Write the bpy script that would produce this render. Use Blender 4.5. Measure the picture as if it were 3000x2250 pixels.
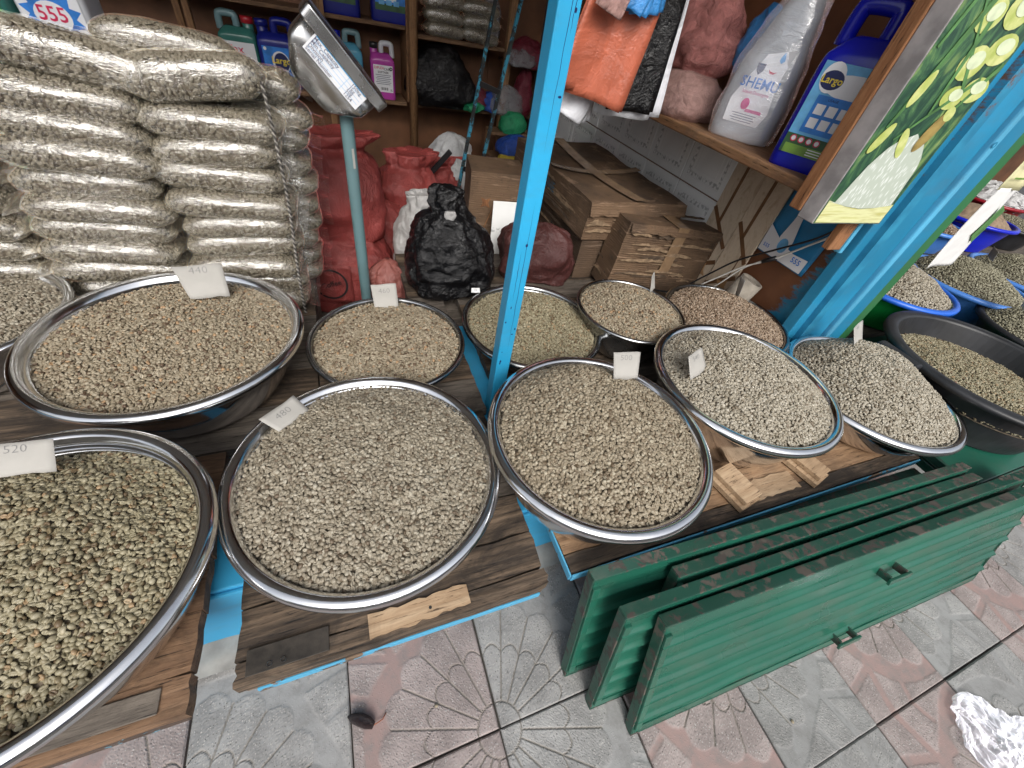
import bpy, bmesh, math, random
import numpy as np
from mathutils import Vector, Matrix, Euler, Quaternion, noise as mn

for o in list(bpy.data.objects): bpy.data.objects.remove(o)
sc = bpy.context.scene
C = sc.collection
rad = math.radians

# ------------------------------------------------------------------ camera
# X runs along the stall front, Y into the shop, Z up; z = 0 is the pavement
FPX, NADX, NADY, YAW, CAMH = 1180.29, 1238.91, 2336.80, 0.490386, 1.1539
def camera():
    d = Vector((NADX-1500, NADY-1125, FPX)).normalized()
    up = -d; fwd = Vector((0, 0, 1)); fy = (fwd-up*fwd.dot(up)).normalized(); rx = fy.cross(up)
    R = Matrix.Rotation(-YAW, 3, 'Z')
    w = lambda c: R @ Vector((c.dot(rx), c.dot(fy), c.dot(up)))
    right, down, fw = w(Vector((1, 0, 0))), w(Vector((0, 1, 0))), w(Vector((0, 0, 1)))
    m = Matrix((right, -down, -fw)).transposed().to_4x4()
    m.translation = Vector((0, 0, CAMH))
    cd = bpy.data.cameras.new('camera'); co = bpy.data.objects.new('camera', cd); C.objects.link(co)
    cd.sensor_width = 36; cd.lens = FPX/3000*36; cd.clip_start = .02; cd.clip_end = 400
    co.matrix_world = m; sc.camera = co
    return m
CAMM = camera()

# ------------------------------------------------------------------ sky, sun, exposure
SUN_EL, SUN_AZ = 41, 191      # overcast noon, the bright part of the sky over the street
w = bpy.data.worlds.new('World'); sc.world = w; w.use_nodes = True
nt = w.node_tree; bg = nt.nodes['Background']
sky = nt.nodes.new('ShaderNodeTexSky'); sky.sky_type = 'NISHITA'; sky.sun_disc = False
sky.sun_elevation = rad(SUN_EL); sky.sun_rotation = rad(SUN_AZ); sky.air_density = 1.0; sky.dust_density = 4.0; sky.ozone_density = .6
hs = nt.nodes.new('ShaderNodeHueSaturation'); hs.inputs['Saturation'].default_value = .35
nt.links.new(sky.outputs[0], hs.inputs['Color']); nt.links.new(hs.outputs[0], bg.inputs[0])
bg.inputs[1].default_value = .15
sl = bpy.data.lights.new('sun', 'SUN'); so = bpy.data.objects.new('sun', sl); C.objects.link(so)
sl.energy = 1.2; sl.angle = rad(30); sl.color = (1, .97, .92)
so.rotation_euler = (rad(90-SUN_EL), 0, rad(180-SUN_AZ)); so.location = (2, -3, 6)
vs = sc.view_settings; vs.view_transform = 'Standard'; vs.look = 'None'; vs.gamma = 1; vs.exposure = .4; vs.use_curve_mapping = False
sc.render.engine = 'CYCLES'; sc.cycles.use_denoising = True
sc.cycles.max_bounces = 9; sc.cycles.diffuse_bounces = 5; sc.cycles.glossy_bounces = 4; sc.cycles.transparent_max_bounces = 24
sc.cycles.sample_clamp_indirect = 6

# ------------------------------------------------------------------ node helpers
class T:
    def __init__(s, name):
        s.m = bpy.data.materials.new(name); s.m.use_nodes = True; s.t = s.m.node_tree
        s.b = s.t.nodes['Principled BSDF']; s.out = s.t.nodes['Material Output']
        s.tc = s.t.nodes.new('ShaderNodeTexCoord')
    def put(s, sock, v):
        if isinstance(v, bpy.types.NodeSocket): s.t.links.new(v, sock)
        elif isinstance(v, (tuple, list)) and len(v) == 3 and sock.type == 'RGBA': sock.default_value = (*v, 1)
        else: sock.default_value = v
    def n(s, typ, out=0, props=None, **kw):
        nd = s.t.nodes.new('ShaderNode'+typ)
        for k, v in (props or {}).items(): setattr(nd, k, v)
        for k, v in kw.items():
            key = int(k[1:]) if k[0] == 'i' and k[1:].isdigit() else k.replace('_', ' ')
            s.put(nd.inputs[key], v)
        return nd.outputs[out]
    def co(s, scale=(1, 1, 1), rot=(0, 0, 0), loc=(0, 0, 0)):
        return s.n('Mapping', Vector=s.tc.outputs['Object'], Scale=scale, Rotation=rot, Location=loc)
    def noise(s, scale, detail=4, vec=None, rough=.55, dist=0):
        return s.n('TexNoise', Vector=vec or s.tc.outputs['Object'], Scale=scale, Detail=detail, Roughness=rough, Distortion=dist)
    def vor(s, scale, vec=None, out=0, feature='F1'):
        return s.n('TexVoronoi', out=out, props=dict(feature=feature), Vector=vec or s.tc.outputs['Object'], Scale=scale)
    def math(s, op, a, b=0.0, clamp=False):
        return s.n('Math', props=dict(operation=op, use_clamp=clamp), i0=a, i1=b)
    def step(s, v, lo, hi):
        return s.n('MapRange', props=dict(clamp=True, interpolation_type='SMOOTHSTEP'), Value=v, From_Min=lo, From_Max=hi)
    def mix(s, f, a, b, mode='MIX'):
        nd = s.t.nodes.new('ShaderNodeMix'); nd.data_type = 'RGBA'; nd.blend_type = mode
        s.put(nd.inputs[0], f); s.put(nd.inputs[6], a); s.put(nd.inputs[7], b); return nd.outputs[2]
    def ramp(s, f, stops):
        nd = s.t.nodes.new('ShaderNodeValToRGB'); e = nd.color_ramp.elements
        while len(e) < len(stops): e.new(.5)
        for i, (p, c) in enumerate(stops): e[i].position = p; e[i].color = (*c, 1)
        s.put(nd.inputs[0], f); return nd.outputs[0]
    def attr(s, name, typ='GEOMETRY', out=2):
        nd = s.t.nodes.new('ShaderNodeAttribute'); nd.attribute_name = name; nd.attribute_type = typ; return nd.outputs[out]
    def bump(s, h, strength=.3, dist=.002, nrm=None):
        kw = dict(Height=h, Strength=strength, Distance=dist)
        if nrm: kw['Normal'] = nrm
        return s.n('Bump', **kw)
    def rnd(s):
        return s.n('ObjectInfo', out=5)
    def done(s, base=None, rough=None, metal=None, normal=None, **kw):
        if base is not None: s.put(s.b.inputs['Base Color'], base)
        if rough is not None: s.put(s.b.inputs['Roughness'], rough)
        if metal is not None: s.put(s.b.inputs['Metallic'], metal)
        if normal is not None: s.put(s.b.inputs['Normal'], normal)
        for k, v in kw.items(): s.put(s.b.inputs[k.replace('_', ' ')], v)
        return s.m

def plain(name, col, rough=.5, var=.12, nscale=30, bumps=0.0, **kw):
    t = T(name); f = t.noise(nscale, 5)
    c = t.mix(t.step(f, .3, .7), tuple(x*(1-var) for x in col), tuple(min(1, x*(1+var)) for x in col))
    nrm = t.bump(t.noise(nscale*3, 4), bumps, .001) if bumps else None
    return t.done(c, rough, normal=nrm, **kw)

def wood(name, dark, mid, light, axis='X', grain=1.0, rough=.75, wear=.35, wearcol=(.02, .014, .01), paint=None, pthr=.55):
    t = T(name); k = (1.2, 16, 16) if axis == 'X' else (16, 1.2, 16) if axis == 'Y' else (16, 16, 1.2)
    r = t.rnd(); off = t.n('CombineXYZ', X=t.math('MULTIPLY', r, 7), Y=t.math('MULTIPLY', r, 13), Z=t.math('MULTIPLY', r, 3))
    vec = t.n('VectorMath', props=dict(operation='ADD'), i0=t.co(tuple(x*grain for x in k)), i1=off)
    g = t.noise(3.2, 8, vec, .68, .6); fine = t.noise(14, 6, vec, .7, .3)
    f = t.math('ADD', t.math('MULTIPLY', g, .65), t.math('MULTIPLY', fine, .35))
    f = t.math('ADD', f, t.math('MULTIPLY', t.math('SUBTRACT', r, .5), .12))
    c = t.ramp(f, [(.30, dark), (.45, mid), (.62, light), (.78, tuple(x*.75 for x in light))])
    blot = t.step(t.noise(7, 7, t.co((.7, 1.3, 1)), .72, .8), .44, .66)
    c = t.mix(t.math('MULTIPLY', blot, wear), c, wearcol)
    crack = t.step(fine, .34, .43)
    c = t.mix(crack, tuple(x*.35 for x in dark), c)
    if paint:
        pm = t.step(t.noise(16, 6, t.co((.5, 1, 1)), .7), pthr, pthr+.02); c = t.mix(pm, c, paint)
    nrm = t.bump(f, .85, .004, t.bump(t.noise(90, 4), .15, .001))
    return t.done(c, rough, normal=nrm)

def chipped(name, col, under, under2, thr=.66, rough=.35, scratch=.5, metal=0.0, dirt=.25, cs=9):
    t = T(name); r_ = t.rnd()
    vec = t.n('VectorMath', props=dict(operation='ADD'), i0=t.co(), i1=t.n('CombineXYZ', X=t.math('MULTIPLY', r_, 11), Y=t.math('MULTIPLY', r_, 23), Z=t.math('MULTIPLY', r_, 5)))
    n1 = t.noise(9, 7, vec, .72, .4); n2 = t.noise(60, 4, vec, .6)
    fade = t.noise(2.5, 4, vec)
    c = t.mix(t.step(fade, .3, .7), tuple(x*.82 for x in col), tuple(min(1, x*1.15) for x in col))
    c = t.mix(t.math('MULTIPLY', t.step(t.noise(5, 7, t.co((1, 1, 2.5)), .7), .45, .75), dirt), c, (.12, .11, .09))
    s = t.step(t.noise(26, 5, t.co((1, 5, 5), (.3, .5, .9)), .7, 1.5), .70, .74)
    c = t.mix(t.math('MULTIPLY', s, scratch), c, tuple(min(1, x*2+.12) for x in col))
    n1 = t.noise(cs, 8, vec, .75, .6)
    chip = t.step(t.math('ADD', n1, t.math('MULTIPLY', t.math('SUBTRACT', n2, .5), .25)), thr, thr+.012)
    c = t.mix(chip, c, t.mix(t.step(t.noise(14, 3, vec), .5, .55), under, under2))
    h = t.math('SUBTRACT', 1.0, chip)
    nrm = t.bump(h, .35, .0012, t.bump(t.noise(40, 5, vec), .12, .002))
    return t.done(c, t.math('ADD', t.math('MULTIPLY', chip, .35), t.math('ADD', rough-.06, t.math('MULTIPLY', fade, .14))), metal, nrm)

def film(name, tint=(1, 1, 1), op=.12, rough=.12, wr=60, strength=.9, body=(.7, .7, .72), bodyf=.08):
    t = T(name); vec = t.co((1, 1, 1))
    h = t.n('TexNoise', Vector=t.co((.55, 1.2, 1.6)), Scale=wr, Detail=5, Roughness=.6, Distortion=1.2)
    rid = t.math('ABSOLUTE', t.math('SUBTRACT', h, .5))
    nrm = t.bump(rid, strength, .006)
    gl = t.n('BsdfGlossy', Color=(1, 1, 1), Roughness=rough, Normal=nrm)
    tr = t.n('BsdfTransparent', Color=tint)
    df = t.n('BsdfDiffuse', Color=body, Normal=nrm)
    base = t.n('MixShader', Fac=bodyf, i1=tr, i2=df)
    fr = t.n('Fresnel', IOR=1.5, Normal=nrm)
    fac = t.math('ADD', t.math('MULTIPLY', fr, .9), op, True)
    dim = t.n('MixShader', Fac=t.math('MULTIPLY', fac, .45), i1=base, i2=t.n('BsdfTransparent', Color=(.55, .55, .55)))
    t.put(gl.node.inputs['Color'], t.n('CombineColor', Red=fac, Green=fac, Blue=fac))
    t.put(t.out.inputs['Surface'], t.n('AddShader', i0=dim, i1=gl))
    return t.m

def crinkle(name, col, rough=.25, scale=14, strength=.8, trans=0.0, var=.2, spec=.5):
    t = T(name); vec = t.co()
    h = t.noise(scale, 6, vec, .62, 1.4); h2 = t.noise(scale*3.5, 5, vec, .6, 1.0)
    rid = t.math('ADD', t.math('ABSOLUTE', t.math('SUBTRACT', h, .5)), t.math('MULTIPLY', t.math('ABSOLUTE', t.math('SUBTRACT', h2, .5)), .45))
    c = t.mix(t.step(h, .3, .7), tuple(x*(1-var) for x in col), tuple(min(1, x*(1+var)) for x in col))
    t.done(c, rough, normal=t.bump(rid, strength, .02)); t.put(t.b.inputs['Specular IOR Level'], spec)
    if trans:
        tr = t.n('BsdfTransparent', Color=(1, 1, 1))
        t.put(t.out.inputs['Surface'], t.n('MixShader', Fac=trans, i1=t.b.outputs[0], i2=tr))
    return t.m

def sackmat(name, col, rough=.42):
    t = T(name)
    wv = t.n('TexWave', props=dict(bands_direction='Z'), Vector=t.tc.outputs['Object'], Scale=95, Distortion=1.5, Detail=2)
    wx = t.n('TexWave', props=dict(bands_direction='X'), Vector=t.tc.outputs['Object'], Scale=95, Distortion=1.5, Detail=2)
    big = t.noise(6, 6, None, .6, .6); st = t.noise(8, 4, t.co((14, 14, .7)))
    c = t.mix(t.step(big, .3, .72), tuple(x*.7 for x in col), tuple(min(1, x*1.2) for x in col))
    c = t.mix(t.math('MULTIPLY', t.step(st, .58, .7), .25), c, tuple(min(1, x*1.6+.05) for x in col))
    nrm = t.bump(t.math('ADD', wv, wx), .25, .0015, t.bump(t.noise(13, 7, t.co((1, 1, .6)), .65, 1.6), .75, .02))
    return t.done(c, rough, normal=nrm)

def beanmat(name, stops):
    t = T(name)
    r = t.attr('rnd', 'INSTANCER'); c = t.ramp(r, stops)
    n = t.noise(260, 3, None); c = t.mix(t.step(n, .3, .75), t.mix(.78, (0, 0, 0), c), c)
    return t.done(c, .5, normal=t.bump(t.noise(700, 3), .12, .0004))

# ------------------------------------------------------------------ materials
M = {}
def steel(name, base, rough):
    t = T(name); vec = t.co((1, 1, 1))
    sm = t.noise(9, 6, vec, .65); sp = t.noise(160, 3, vec)
    c = t.mix(t.step(sm, .35, .8), base, tuple(x*.8 for x in base))
    c = t.mix(t.math('MULTIPLY', t.step(t.noise(24, 6, vec, .75), .6, .75), .12), c, (.35, .33, .3))
    r = t.math('ADD', rough, t.math('MULTIPLY', t.step(t.noise(13, 5, vec), .4, .75), .1))
    return t.done(c, r, 1.0, t.bump(t.noise(5, 3, vec), .08, .01, t.bump(sp, .03, .0005)))
M['steel'] = steel('polished_steel', (.78, .79, .81), .13)
M['steel_dull'] = steel('dull_steel', (.42, .43, .44), .2)
M['steel_scale'] = steel('brushed_steel', (.62, .62, .62), .24)
M['w_left'] = wood('wood_left', (.06, .034, .018), (.165, .092, .05), (.26, .155, .088), wear=.6)
M['w_mid'] = wood('wood_mid', (.016, .011, .008), (.060, .042, .028), (.21, .148, .098), wear=.9, wearcol=(.025, .018, .013))
M['w_right'] = wood('wood_right', (.10, .055, .028), (.29, .175, .095), (.42, .28, .165), wear=.5, wearcol=(.09, .055, .035))
M['w_fresh'] = wood('wood_fresh', (.18, .11, .06), (.38, .255, .15), (.50, .365, .235), wear=.4, wearcol=(.14, .085, .045))
M['w_grey'] = wood('wood_grey', (.03, .025, .02), (.085, .07, .057), (.18, .152, .125), wear=.6)
M['w_edge'] = wood('wood_edge_paint', (.06, .04, .03), (.17, .11, .07), (.30, .21, .14), wear=.3, paint=(.09, .38, .60), pthr=.40)
M['w_edge_dark'] = wood('wood_edge_dark', (.02, .015, .013), (.05, .035, .03), (.09, .06, .045), wear=.2, paint=(.10, .33, .46), pthr=.58)
M['w_shelf'] = wood('wood_shelf', (.075, .037, .018), (.16, .085, .042), (.25, .145, .075), wear=.35)
M['w_shelf_y'] = wood('wood_shelf_y', (.10, .045, .02), (.22, .11, .05), (.33, .19, .10), axis='Y', wear=.4, wearcol=(.06, .05, .045))
M['w_up'] = wood('wood_upright', (.10, .045, .02), (.23, .115, .05), (.34, .19, .09), axis='Z', wear=.3)
M['w_cleat'] = wood('wood_cleat', (.11, .04, .015), (.25, .105, .04), (.36, .17, .075), axis='Z', wear=.2)
M['hard'] = plain('hardboard_brown', (.17, .075, .035), .6, .3, 5, .1)
M['blue'] = chipped('paint_blue', (.045, .37, .66), (.10, .07, .05), (.03, .08, .11), thr=.73, rough=.45, scratch=.2, dirt=.22)
M['bluepost'] = chipped('paint_bright_blue', (.028, .37, .66), (.02, .12, .19), (.06, .05, .045), thr=.70, rough=.38, scratch=.2, dirt=.2)
M['bluejamb'] = chipped('paint_jamb_blue', (.02, .24, .43), (.015, .10, .17), (.12, .30, .42), thr=.72, rough=.5, scratch=.25, dirt=.2)
M['blueridge'] = chipped('paint_pale_blue', (.09, .40, .63), (.03, .12, .2), (.35, .5, .6), thr=.68, rough=.5, scratch=.3, dirt=.2)
M['green'] = chipped('paint_green', (.016, .112, .074), (.06, .045, .04), (.10, .07, .06), thr=.70, rough=.27, scratch=.8, dirt=.35, cs=30)
M['greenedge'] = chipped('paint_green_worn', (.014, .070, .048), (.07, .058, .05), (.105, .09, .075), thr=.53, rough=.42, scratch=.9, dirt=.6, cs=22)
M['greenjamb'] = chipped('paint_jamb_green', (.03, .15, .055), (.10, .10, .08), (.2, .22, .2), thr=.70, rough=.5, scratch=.3)
M['conc'] = plain('concrete', (.34, .32, .29), .9, .35, 9, .5)
M['floorc'] = plain('shop_floor_cement', (.16, .14, .12), .9, .3, 6, .3)
M['road'] = plain('road_asphalt', (.06, .06, .06), .9, .3, 40, .4)
M['ceil'] = plain('ceiling_board', (.70, .68, .63), .9, .2, 4)
M['plaster'] = plain('plaster_wall', (.4, .36, .3), .9, .2, 4)
M['film'] = film('clear_film', op=.10, rough=.03, wr=34, strength=.72, bodyf=.003)
M['film_bag'] = film('clear_bag', op=.16, rough=.10, wr=18, strength=1.0, body=(.75, .75, .77), bodyf=.22)
M['redsack'] = sackmat('sack_red', (.33, .062, .056))
M['brownsack'] = sackmat('sack_brown_red', (.07, .020, .018), .5)
M['whitesack'] = sackmat('sack_white', (.55, .56, .57))
M['greysack'] = sackmat('sack_grey_white', (.48, .47, .46))
M['pinksack'] = sackmat('sack_pink', (.26, .085, .07))
M['blackbag'] = crinkle('black_plastic', (.005, .005, .006), .13, 11, 1.0)
M['card'] = None
def card(name, col, dark):
    t = T(name); vec = t.co()
    big = t.noise(4, 6, vec, .65); st = t.noise(3, 6, t.co((2, 2, 26)), .7)
    c = t.mix(t.step(big, .35, .75), col, dark)
    c = t.mix(t.math('MULTIPLY', t.step(st, .56, .66), .55), c, tuple(min(1, x*1.9+.05) for x in col))
    c = t.mix(t.math('MULTIPLY', t.step(t.noise(30, 5, vec, .7), .55, .75), .5), c, tuple(x*.5 for x in dark))
    fl = t.n('TexWave', props=dict(bands_direction='Z'), Vector=vec, Scale=35, Distortion=3, Detail=3)
    nrm = t.bump(t.math('ADD', t.math('MULTIPLY', fl, .3), t.math('ADD', st, big)), .6, .005)
    return t.done(c, .8, normal=nrm)
M['card'] = card('cardboard_worn', (.155, .094, .053), (.048, .031, .02))
M['card2'] = card('cardboard_dark', (.10, .062, .037), (.034, .023, .016))
M['tape'] = plain('packing_tape', (.26, .17, .10), .18, .15, 20)
M['ink'] = plain('black_ink', (.02, .02, .022), .6)
M['pencil'] = plain('pencil_grey', (.19, .19, .19), .7)
M['pen_blue'] = plain('pen_ink', (.05, .05, .13), .6)
M['paper'] = plain('tag_paper', (.40, .387, .36), .85, .07, 14, .15)
M['paperw'] = plain('white_paper', (.78, .78, .77), .8, .05, 20, .15)
M['papery'] = plain('yellow_paper', (.72, .68, .40), .8, .08, 20)
M['j_blue'] = plain('plastic_navy', (.010, .016, .20), .3, .1, 10)
M['j_royal'] = plain('plastic_royal', (.006, .010, .36), .22, .08, 8, Subsurface_Weight=0.0)
M['j_green'] = plain('plastic_green_clear', (.05, .20, .17), .22, .15, 6)
M['j_teal'] = plain('plastic_light_teal', (.20, .33, .36), .22, .15, 6)
M['j_pink'] = plain('plastic_pink', (.45, .06, .36), .25, .15, 6)
M['j_lblue'] = plain('plastic_pale_blue', (.10, .36, .52), .25, .15, 6)
M['j_white'] = plain('plastic_white', (.60, .62, .66), .3, .05, 8)
M['j_grey'] = plain('plastic_milky_grey', (.40, .42, .46), .28, .08, 5)
M['cap_red'] = plain('cap_red', (.45, .02, .03), .3)
M['cap_black'] = plain('cap_black', (.015, .015, .017), .35)
M['l_white'] = plain('label_white', (.78, .79, .82), .4, .04, 10)
M['l_green'] = plain('label_green', (.05, .38, .10), .4, .1, 10)
M['l_red'] = plain('label_red', (.60, .02, .09), .4)
M['l_mag'] = plain('label_magenta', (.60, .04, .25), .4)
M['l_navy'] = plain('label_navy', (.012, .02, .10), .4)
M['l_blue'] = plain('label_blue', (.03, .20, .62), .4, .25, 20)
M['l_sky'] = plain('label_sky', (.14, .42, .72), .4, .2, 20)
M['l_yel'] = plain('label_yellow', (.80, .62, .06), .4)
M['l_dkgreen'] = plain('label_dark_green', (.03, .09, .035), .4, .3, 25)
M['l_grass'] = plain('label_grass', (.16, .30, .05), .4, .3, 25)
M['l_lines'] = plain('label_small_print', (.14, .15, .22), .5)
M['pole'] = chipped('pole_paint', (.115, .20, .215), (.05, .05, .05), (.3, .35, .35), thr=.76, rough=.4, scratch=.2, dirt=.2)
M['orange'] = crinkle('plastic_orange', (.50, .135, .075), .38, 7, .45, 0, .2)
M['bagwhite'] = crinkle('plastic_white_sheet', (.70, .71, .75), .4, 9, .3)
M['bagblue'] = crinkle('plastic_blue_sheet', (.05, .26, .62), .35, 12, .5)
M['bagpink'] = crinkle('plastic_pink_bag', (.55, .22, .20), .2, 24, 1.0, .12)
M['bagpinkc'] = crinkle('plastic_pale_pink', (.62, .38, .34), .16, 26, 1.0, .25)
M['bagred'] = crinkle('plastic_dark_red', (.14, .015, .03), .3, 16, .9)
M['baggreen'] = crinkle('plastic_green_bag', (.02, .30, .13), .3, 16, .9, .1)
M['bagroyal'] = crinkle('plastic_royal_bag', (.02, .07, .35), .3, 16, .9)
M['bagclear'] = crinkle('plastic_grey_clear', (.33, .33, .35), .22, 14, .9, .45)
M['bagyel'] = crinkle('plastic_yellow_cloth', (.55, .42, .05), .6, 12, .5)
M['cable_b'] = plain('cable_black', (.012, .012, .014), .4)
M['cable_w'] = plain('cable_white', (.65, .64, .60), .45)
M['tub_black'] = plain('tub_black_plastic', (.018, .019, .022), .45, .35, 14, .15)
M['b_blue'] = plain('basin_blue', (.07, .22, .62), .3, .12, 8)
M['b_deep'] = plain('basin_deep_blue', (.008, .02, .55), .28, .1, 8)
M['b_green'] = plain('basin_green', (.01, .30, .06), .3, .12, 8)
M['b_rim'] = plain('basin_rim_blue', (.02, .13, .62), .3, .1, 8)
M['b_red'] = plain('basin_dark_red', (.28, .01, .02), .3, .1, 8)
M['chili'] = crinkle('dried_chili', (.012, .003, .004), .12, 60, .7)
M['stem'] = plain('chili_stem', (.28, .09, .04), .6)
M['shoe'] = plain('shoe_grey', (.30, .32, .38), .5, .1, 30)
M['sole'] = plain('shoe_sole', (.7, .7, .72), .6)
M['rope'] = plain('rope_fibre', (.30, .28, .25), .9, .3, 90, .5)
M['rope_d'] = plain('rope_fibre_dark', (.06, .055, .05), .9, .3, 90, .5)
M['joint'] = plain('joint_dirt', (.075, .068, .06), .95, .4, 40, .6)
BE = dict(
 tan=[(0, (.12, .075, .045)), (.05, (.22, .165, .105)), (.25, (.285, .235, .16)), (.6, (.345, .29, .205)), (.9, (.42, .365, .27)), (1, (.42, .27, .15))],
 packed=[(0, (.09, .07, .045)), (.1, (.15, .125, .085)), (.4, (.205, .18, .13)), (.75, (.27, .24, .18)), (1, (.34, .31, .24))],
 mid=[(0, (.14, .10, .06)), (.06, (.23, .18, .12)), (.35, (.30, .25, .175)), (.7, (.365, .31, .225)), (1, (.45, .40, .30))],
 grey=[(0, (.16, .12, .08)), (.06, (.23, .19, .135)), (.35, (.295, .255, .19)), (.7, (.36, .318, .243)), (1, (.44, .40, .318))],
 olive=[(0, (.16, .11, .06)), (.06, (.22, .17, .095)), (.3, (.29, .255, .16)), (.7, (.35, .31, .205)), (.97, (.42, .38, .265)), (1, (.36, .25, .14))],
 pale=[(0, (.20, .16, .11)), (.06, (.29, .25, .185)), (.35, (.37, .33, .255)), (.7, (.44, .40, .32)), (1, (.52, .48, .40))],
 brown=[(0, (.12, .07, .04)), (.1, (.22, .15, .095)), (.5, (.31, .23, .16)), (1, (.42, .33, .25))],
 green=[(0, (.12, .11, .07)), (.3, (.24, .225, .15)), (.7, (.34, .32, .225)), (1, (.43, .41, .30))])
BM = {k: beanmat('bean_'+k, v) for k, v in BE.items()}
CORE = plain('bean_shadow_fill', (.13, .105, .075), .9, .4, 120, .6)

# ------------------------------------------------------------------ mesh helpers
def box(x0, x1, y0, y1, z0, z1):
    v = [(x0, y0, z0), (x1, y0, z0), (x1, y1, z0), (x0, y1, z0), (x0, y0, z1), (x1, y0, z1), (x1, y1, z1), (x0, y1, z1)]
    return v, [(0, 3, 2, 1), (4, 5, 6, 7), (0, 1, 5, 4), (1, 2, 6, 5), (2, 3, 7, 6), (3, 0, 4, 7)]
def join(*vfs):
    V, F = [], []
    for v, f in vfs:
        k = len(V); V += [tuple(p) for p in v]; F += [tuple(i+k for i in q) for q in f]
    return V, F
def xf(vf, m):
    return [tuple(m @ Vector(p)) for p in vf[0]], vf[1]
def shift(vf, d): return [(p[0]+d[0], p[1]+d[1], p[2]+d[2]) for p in vf[0]], vf[1]
def frame(vf, o, right, up):
    r = Vector(right).normalized(); u = Vector(up).normalized(); n = r.cross(u); o = Vector(o)
    return [tuple(o+r*p[0]+u*p[1]+n*p[2]) for p in vf[0]], vf[1]
def rect(w, h, x=0, y=0, z=0): return [(x-w/2, y-h/2, z), (x+w/2, y-h/2, z), (x+w/2, y+h/2, z), (x-w/2, y+h/2, z)], [(0, 1, 2, 3)]
def poly(pts, z=0): return [(p[0], p[1], z) for p in pts], [tuple(range(len(pts)))]
def disc(r, x=0, y=0, z=0, n=20, ry=None, rot=0):
    P = []
    for i in range(n):
        a = 2*math.pi*i/n; px, py = r*math.cos(a), (ry or r)*math.sin(a)
        P.append((x+px*math.cos(rot)-py*math.sin(rot), y+px*math.sin(rot)+py*math.cos(rot)))
    return poly(P, z)
def ringg(r0, r1, x=0, y=0, z=0, n=36):
    V = [(x+r*math.cos(2*math.pi*i/n), y+r*math.sin(2*math.pi*i/n), z) for r in (r0, r1) for i in range(n)]
    return V, [(i, n+i, n+(i+1) % n, (i+1) % n) for i in range(n)]
def tube(pts, r, n=10, closed=False):
    pts = [Vector(p) for p in pts]; m = len(pts); V, F = [], []; rr = r if hasattr(r, '__len__') else [r]*m
    prev = None
    for i, p in enumerate(pts):
        a = pts[(i-1) % m] if (i or closed) else p; b = pts[(i+1) % m] if (i < m-1 or closed) else p
        t = (b-a).normalized()
        s = prev-t*prev.dot(t) if prev is not None else t.orthogonal()
        s.normalize(); prev = s; u = t.cross(s)
        V += [tuple(p+(s*math.cos(2*math.pi*k/n)+u*math.sin(2*math.pi*k/n))*rr[i]) for k in range(n)]
    for i in range(m if closed else m-1):
        j = (i+1) % m
        F += [(i*n+k, i*n+(k+1) % n, j*n+(k+1) % n, j*n+k) for k in range(n)]
    if not closed: F += [tuple(range(n))[::-1], tuple((m-1)*n+k for k in range(n))]
    return V, F
def lathe(prof, n=48):
    V, F = [], []
    for r, z in prof: V += [(r*math.cos(2*math.pi*k/n), r*math.sin(2*math.pi*k/n), z) for k in range(n)]
    for i in range(len(prof)-1): F += [(i*n+k, i*n+(k+1) % n, (i+1)*n+(k+1) % n, (i+1)*n+k) for k in range(n)]
    return V, F
def sgn(x, e): return math.copysign(abs(x)**e, x)
def loft(rings, n=40, amp=0, freq=8, seed=0, folds=None, cap=True, ridged=False):
    """rings: (cx, cy, z, hx, hy, expo)"""
    V, F = [], []; off = Vector((seed*3.1, seed*1.7, seed*5.3))
    for i, (cx, cy, z, hx, hy, e) in enumerate(rings):
        for k in range(n):
            a = 2*math.pi*k/n; x = sgn(math.cos(a), 2/e)*hx; y = sgn(math.sin(a), 2/e)*hy
            p = Vector((cx+x, cy+y, z)); d = Vector((x, y, 0)); L = d.length
            if amp and L > 1e-4:
                q = mn.fractal((p+off)*freq, .9, 2.1, 4)
                if ridged: q = .35-abs(q)
                s = amp*q
                if folds: s += folds(i/(len(rings)-1), a)*L
                p += d/L*s + Vector((0, 0, amp*.5*mn.noise((p-off)*freq*1.3)))
            V.append(tuple(p))
    m = len(rings)
    for i in range(m-1): F += [(i*n+k, i*n+(k+1) % n, (i+1)*n+(k+1) % n, (i+1)*n+k) for k in range(n)]
    if cap: F += [tuple(range(n))[::-1], tuple((m-1)*n+k for k in range(n))]
    return V, F
def interp(keys, m):
    """smooth interpolation of ring keys to m rings"""
    keys = [list(k) for k in keys]; out = []
    ts = np.linspace(0, len(keys)-1, m)
    for t in ts:
        i = min(int(t), len(keys)-2); f = t-i; p0, p1, p2, p3 = keys[max(i-1, 0)], keys[i], keys[i+1], keys[min(i+2, len(keys)-1)]
        out.append([.5*(2*b+(c-a)*f+(2*a-5*b+4*c-d)*f*f+(3*b-a-3*c+d)*f**3) for a, b, c, d in zip(p0, p1, p2, p3)])
    for r in out:
        r[3] = max(r[3], 1e-4); r[4] = max(r[4], 1e-4); r[5] = max(r[5], 2)
    return out
def grid(fn, nu, nv):
    V = [tuple(fn(i/nu, j/nv)) for j in range(nv+1) for i in range(nu+1)]
    return V, [(j*(nu+1)+i, j*(nu+1)+i+1, (j+1)*(nu+1)+i+1, (j+1)*(nu+1)+i) for j in range(nv) for i in range(nu)]
_tc = {}
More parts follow.
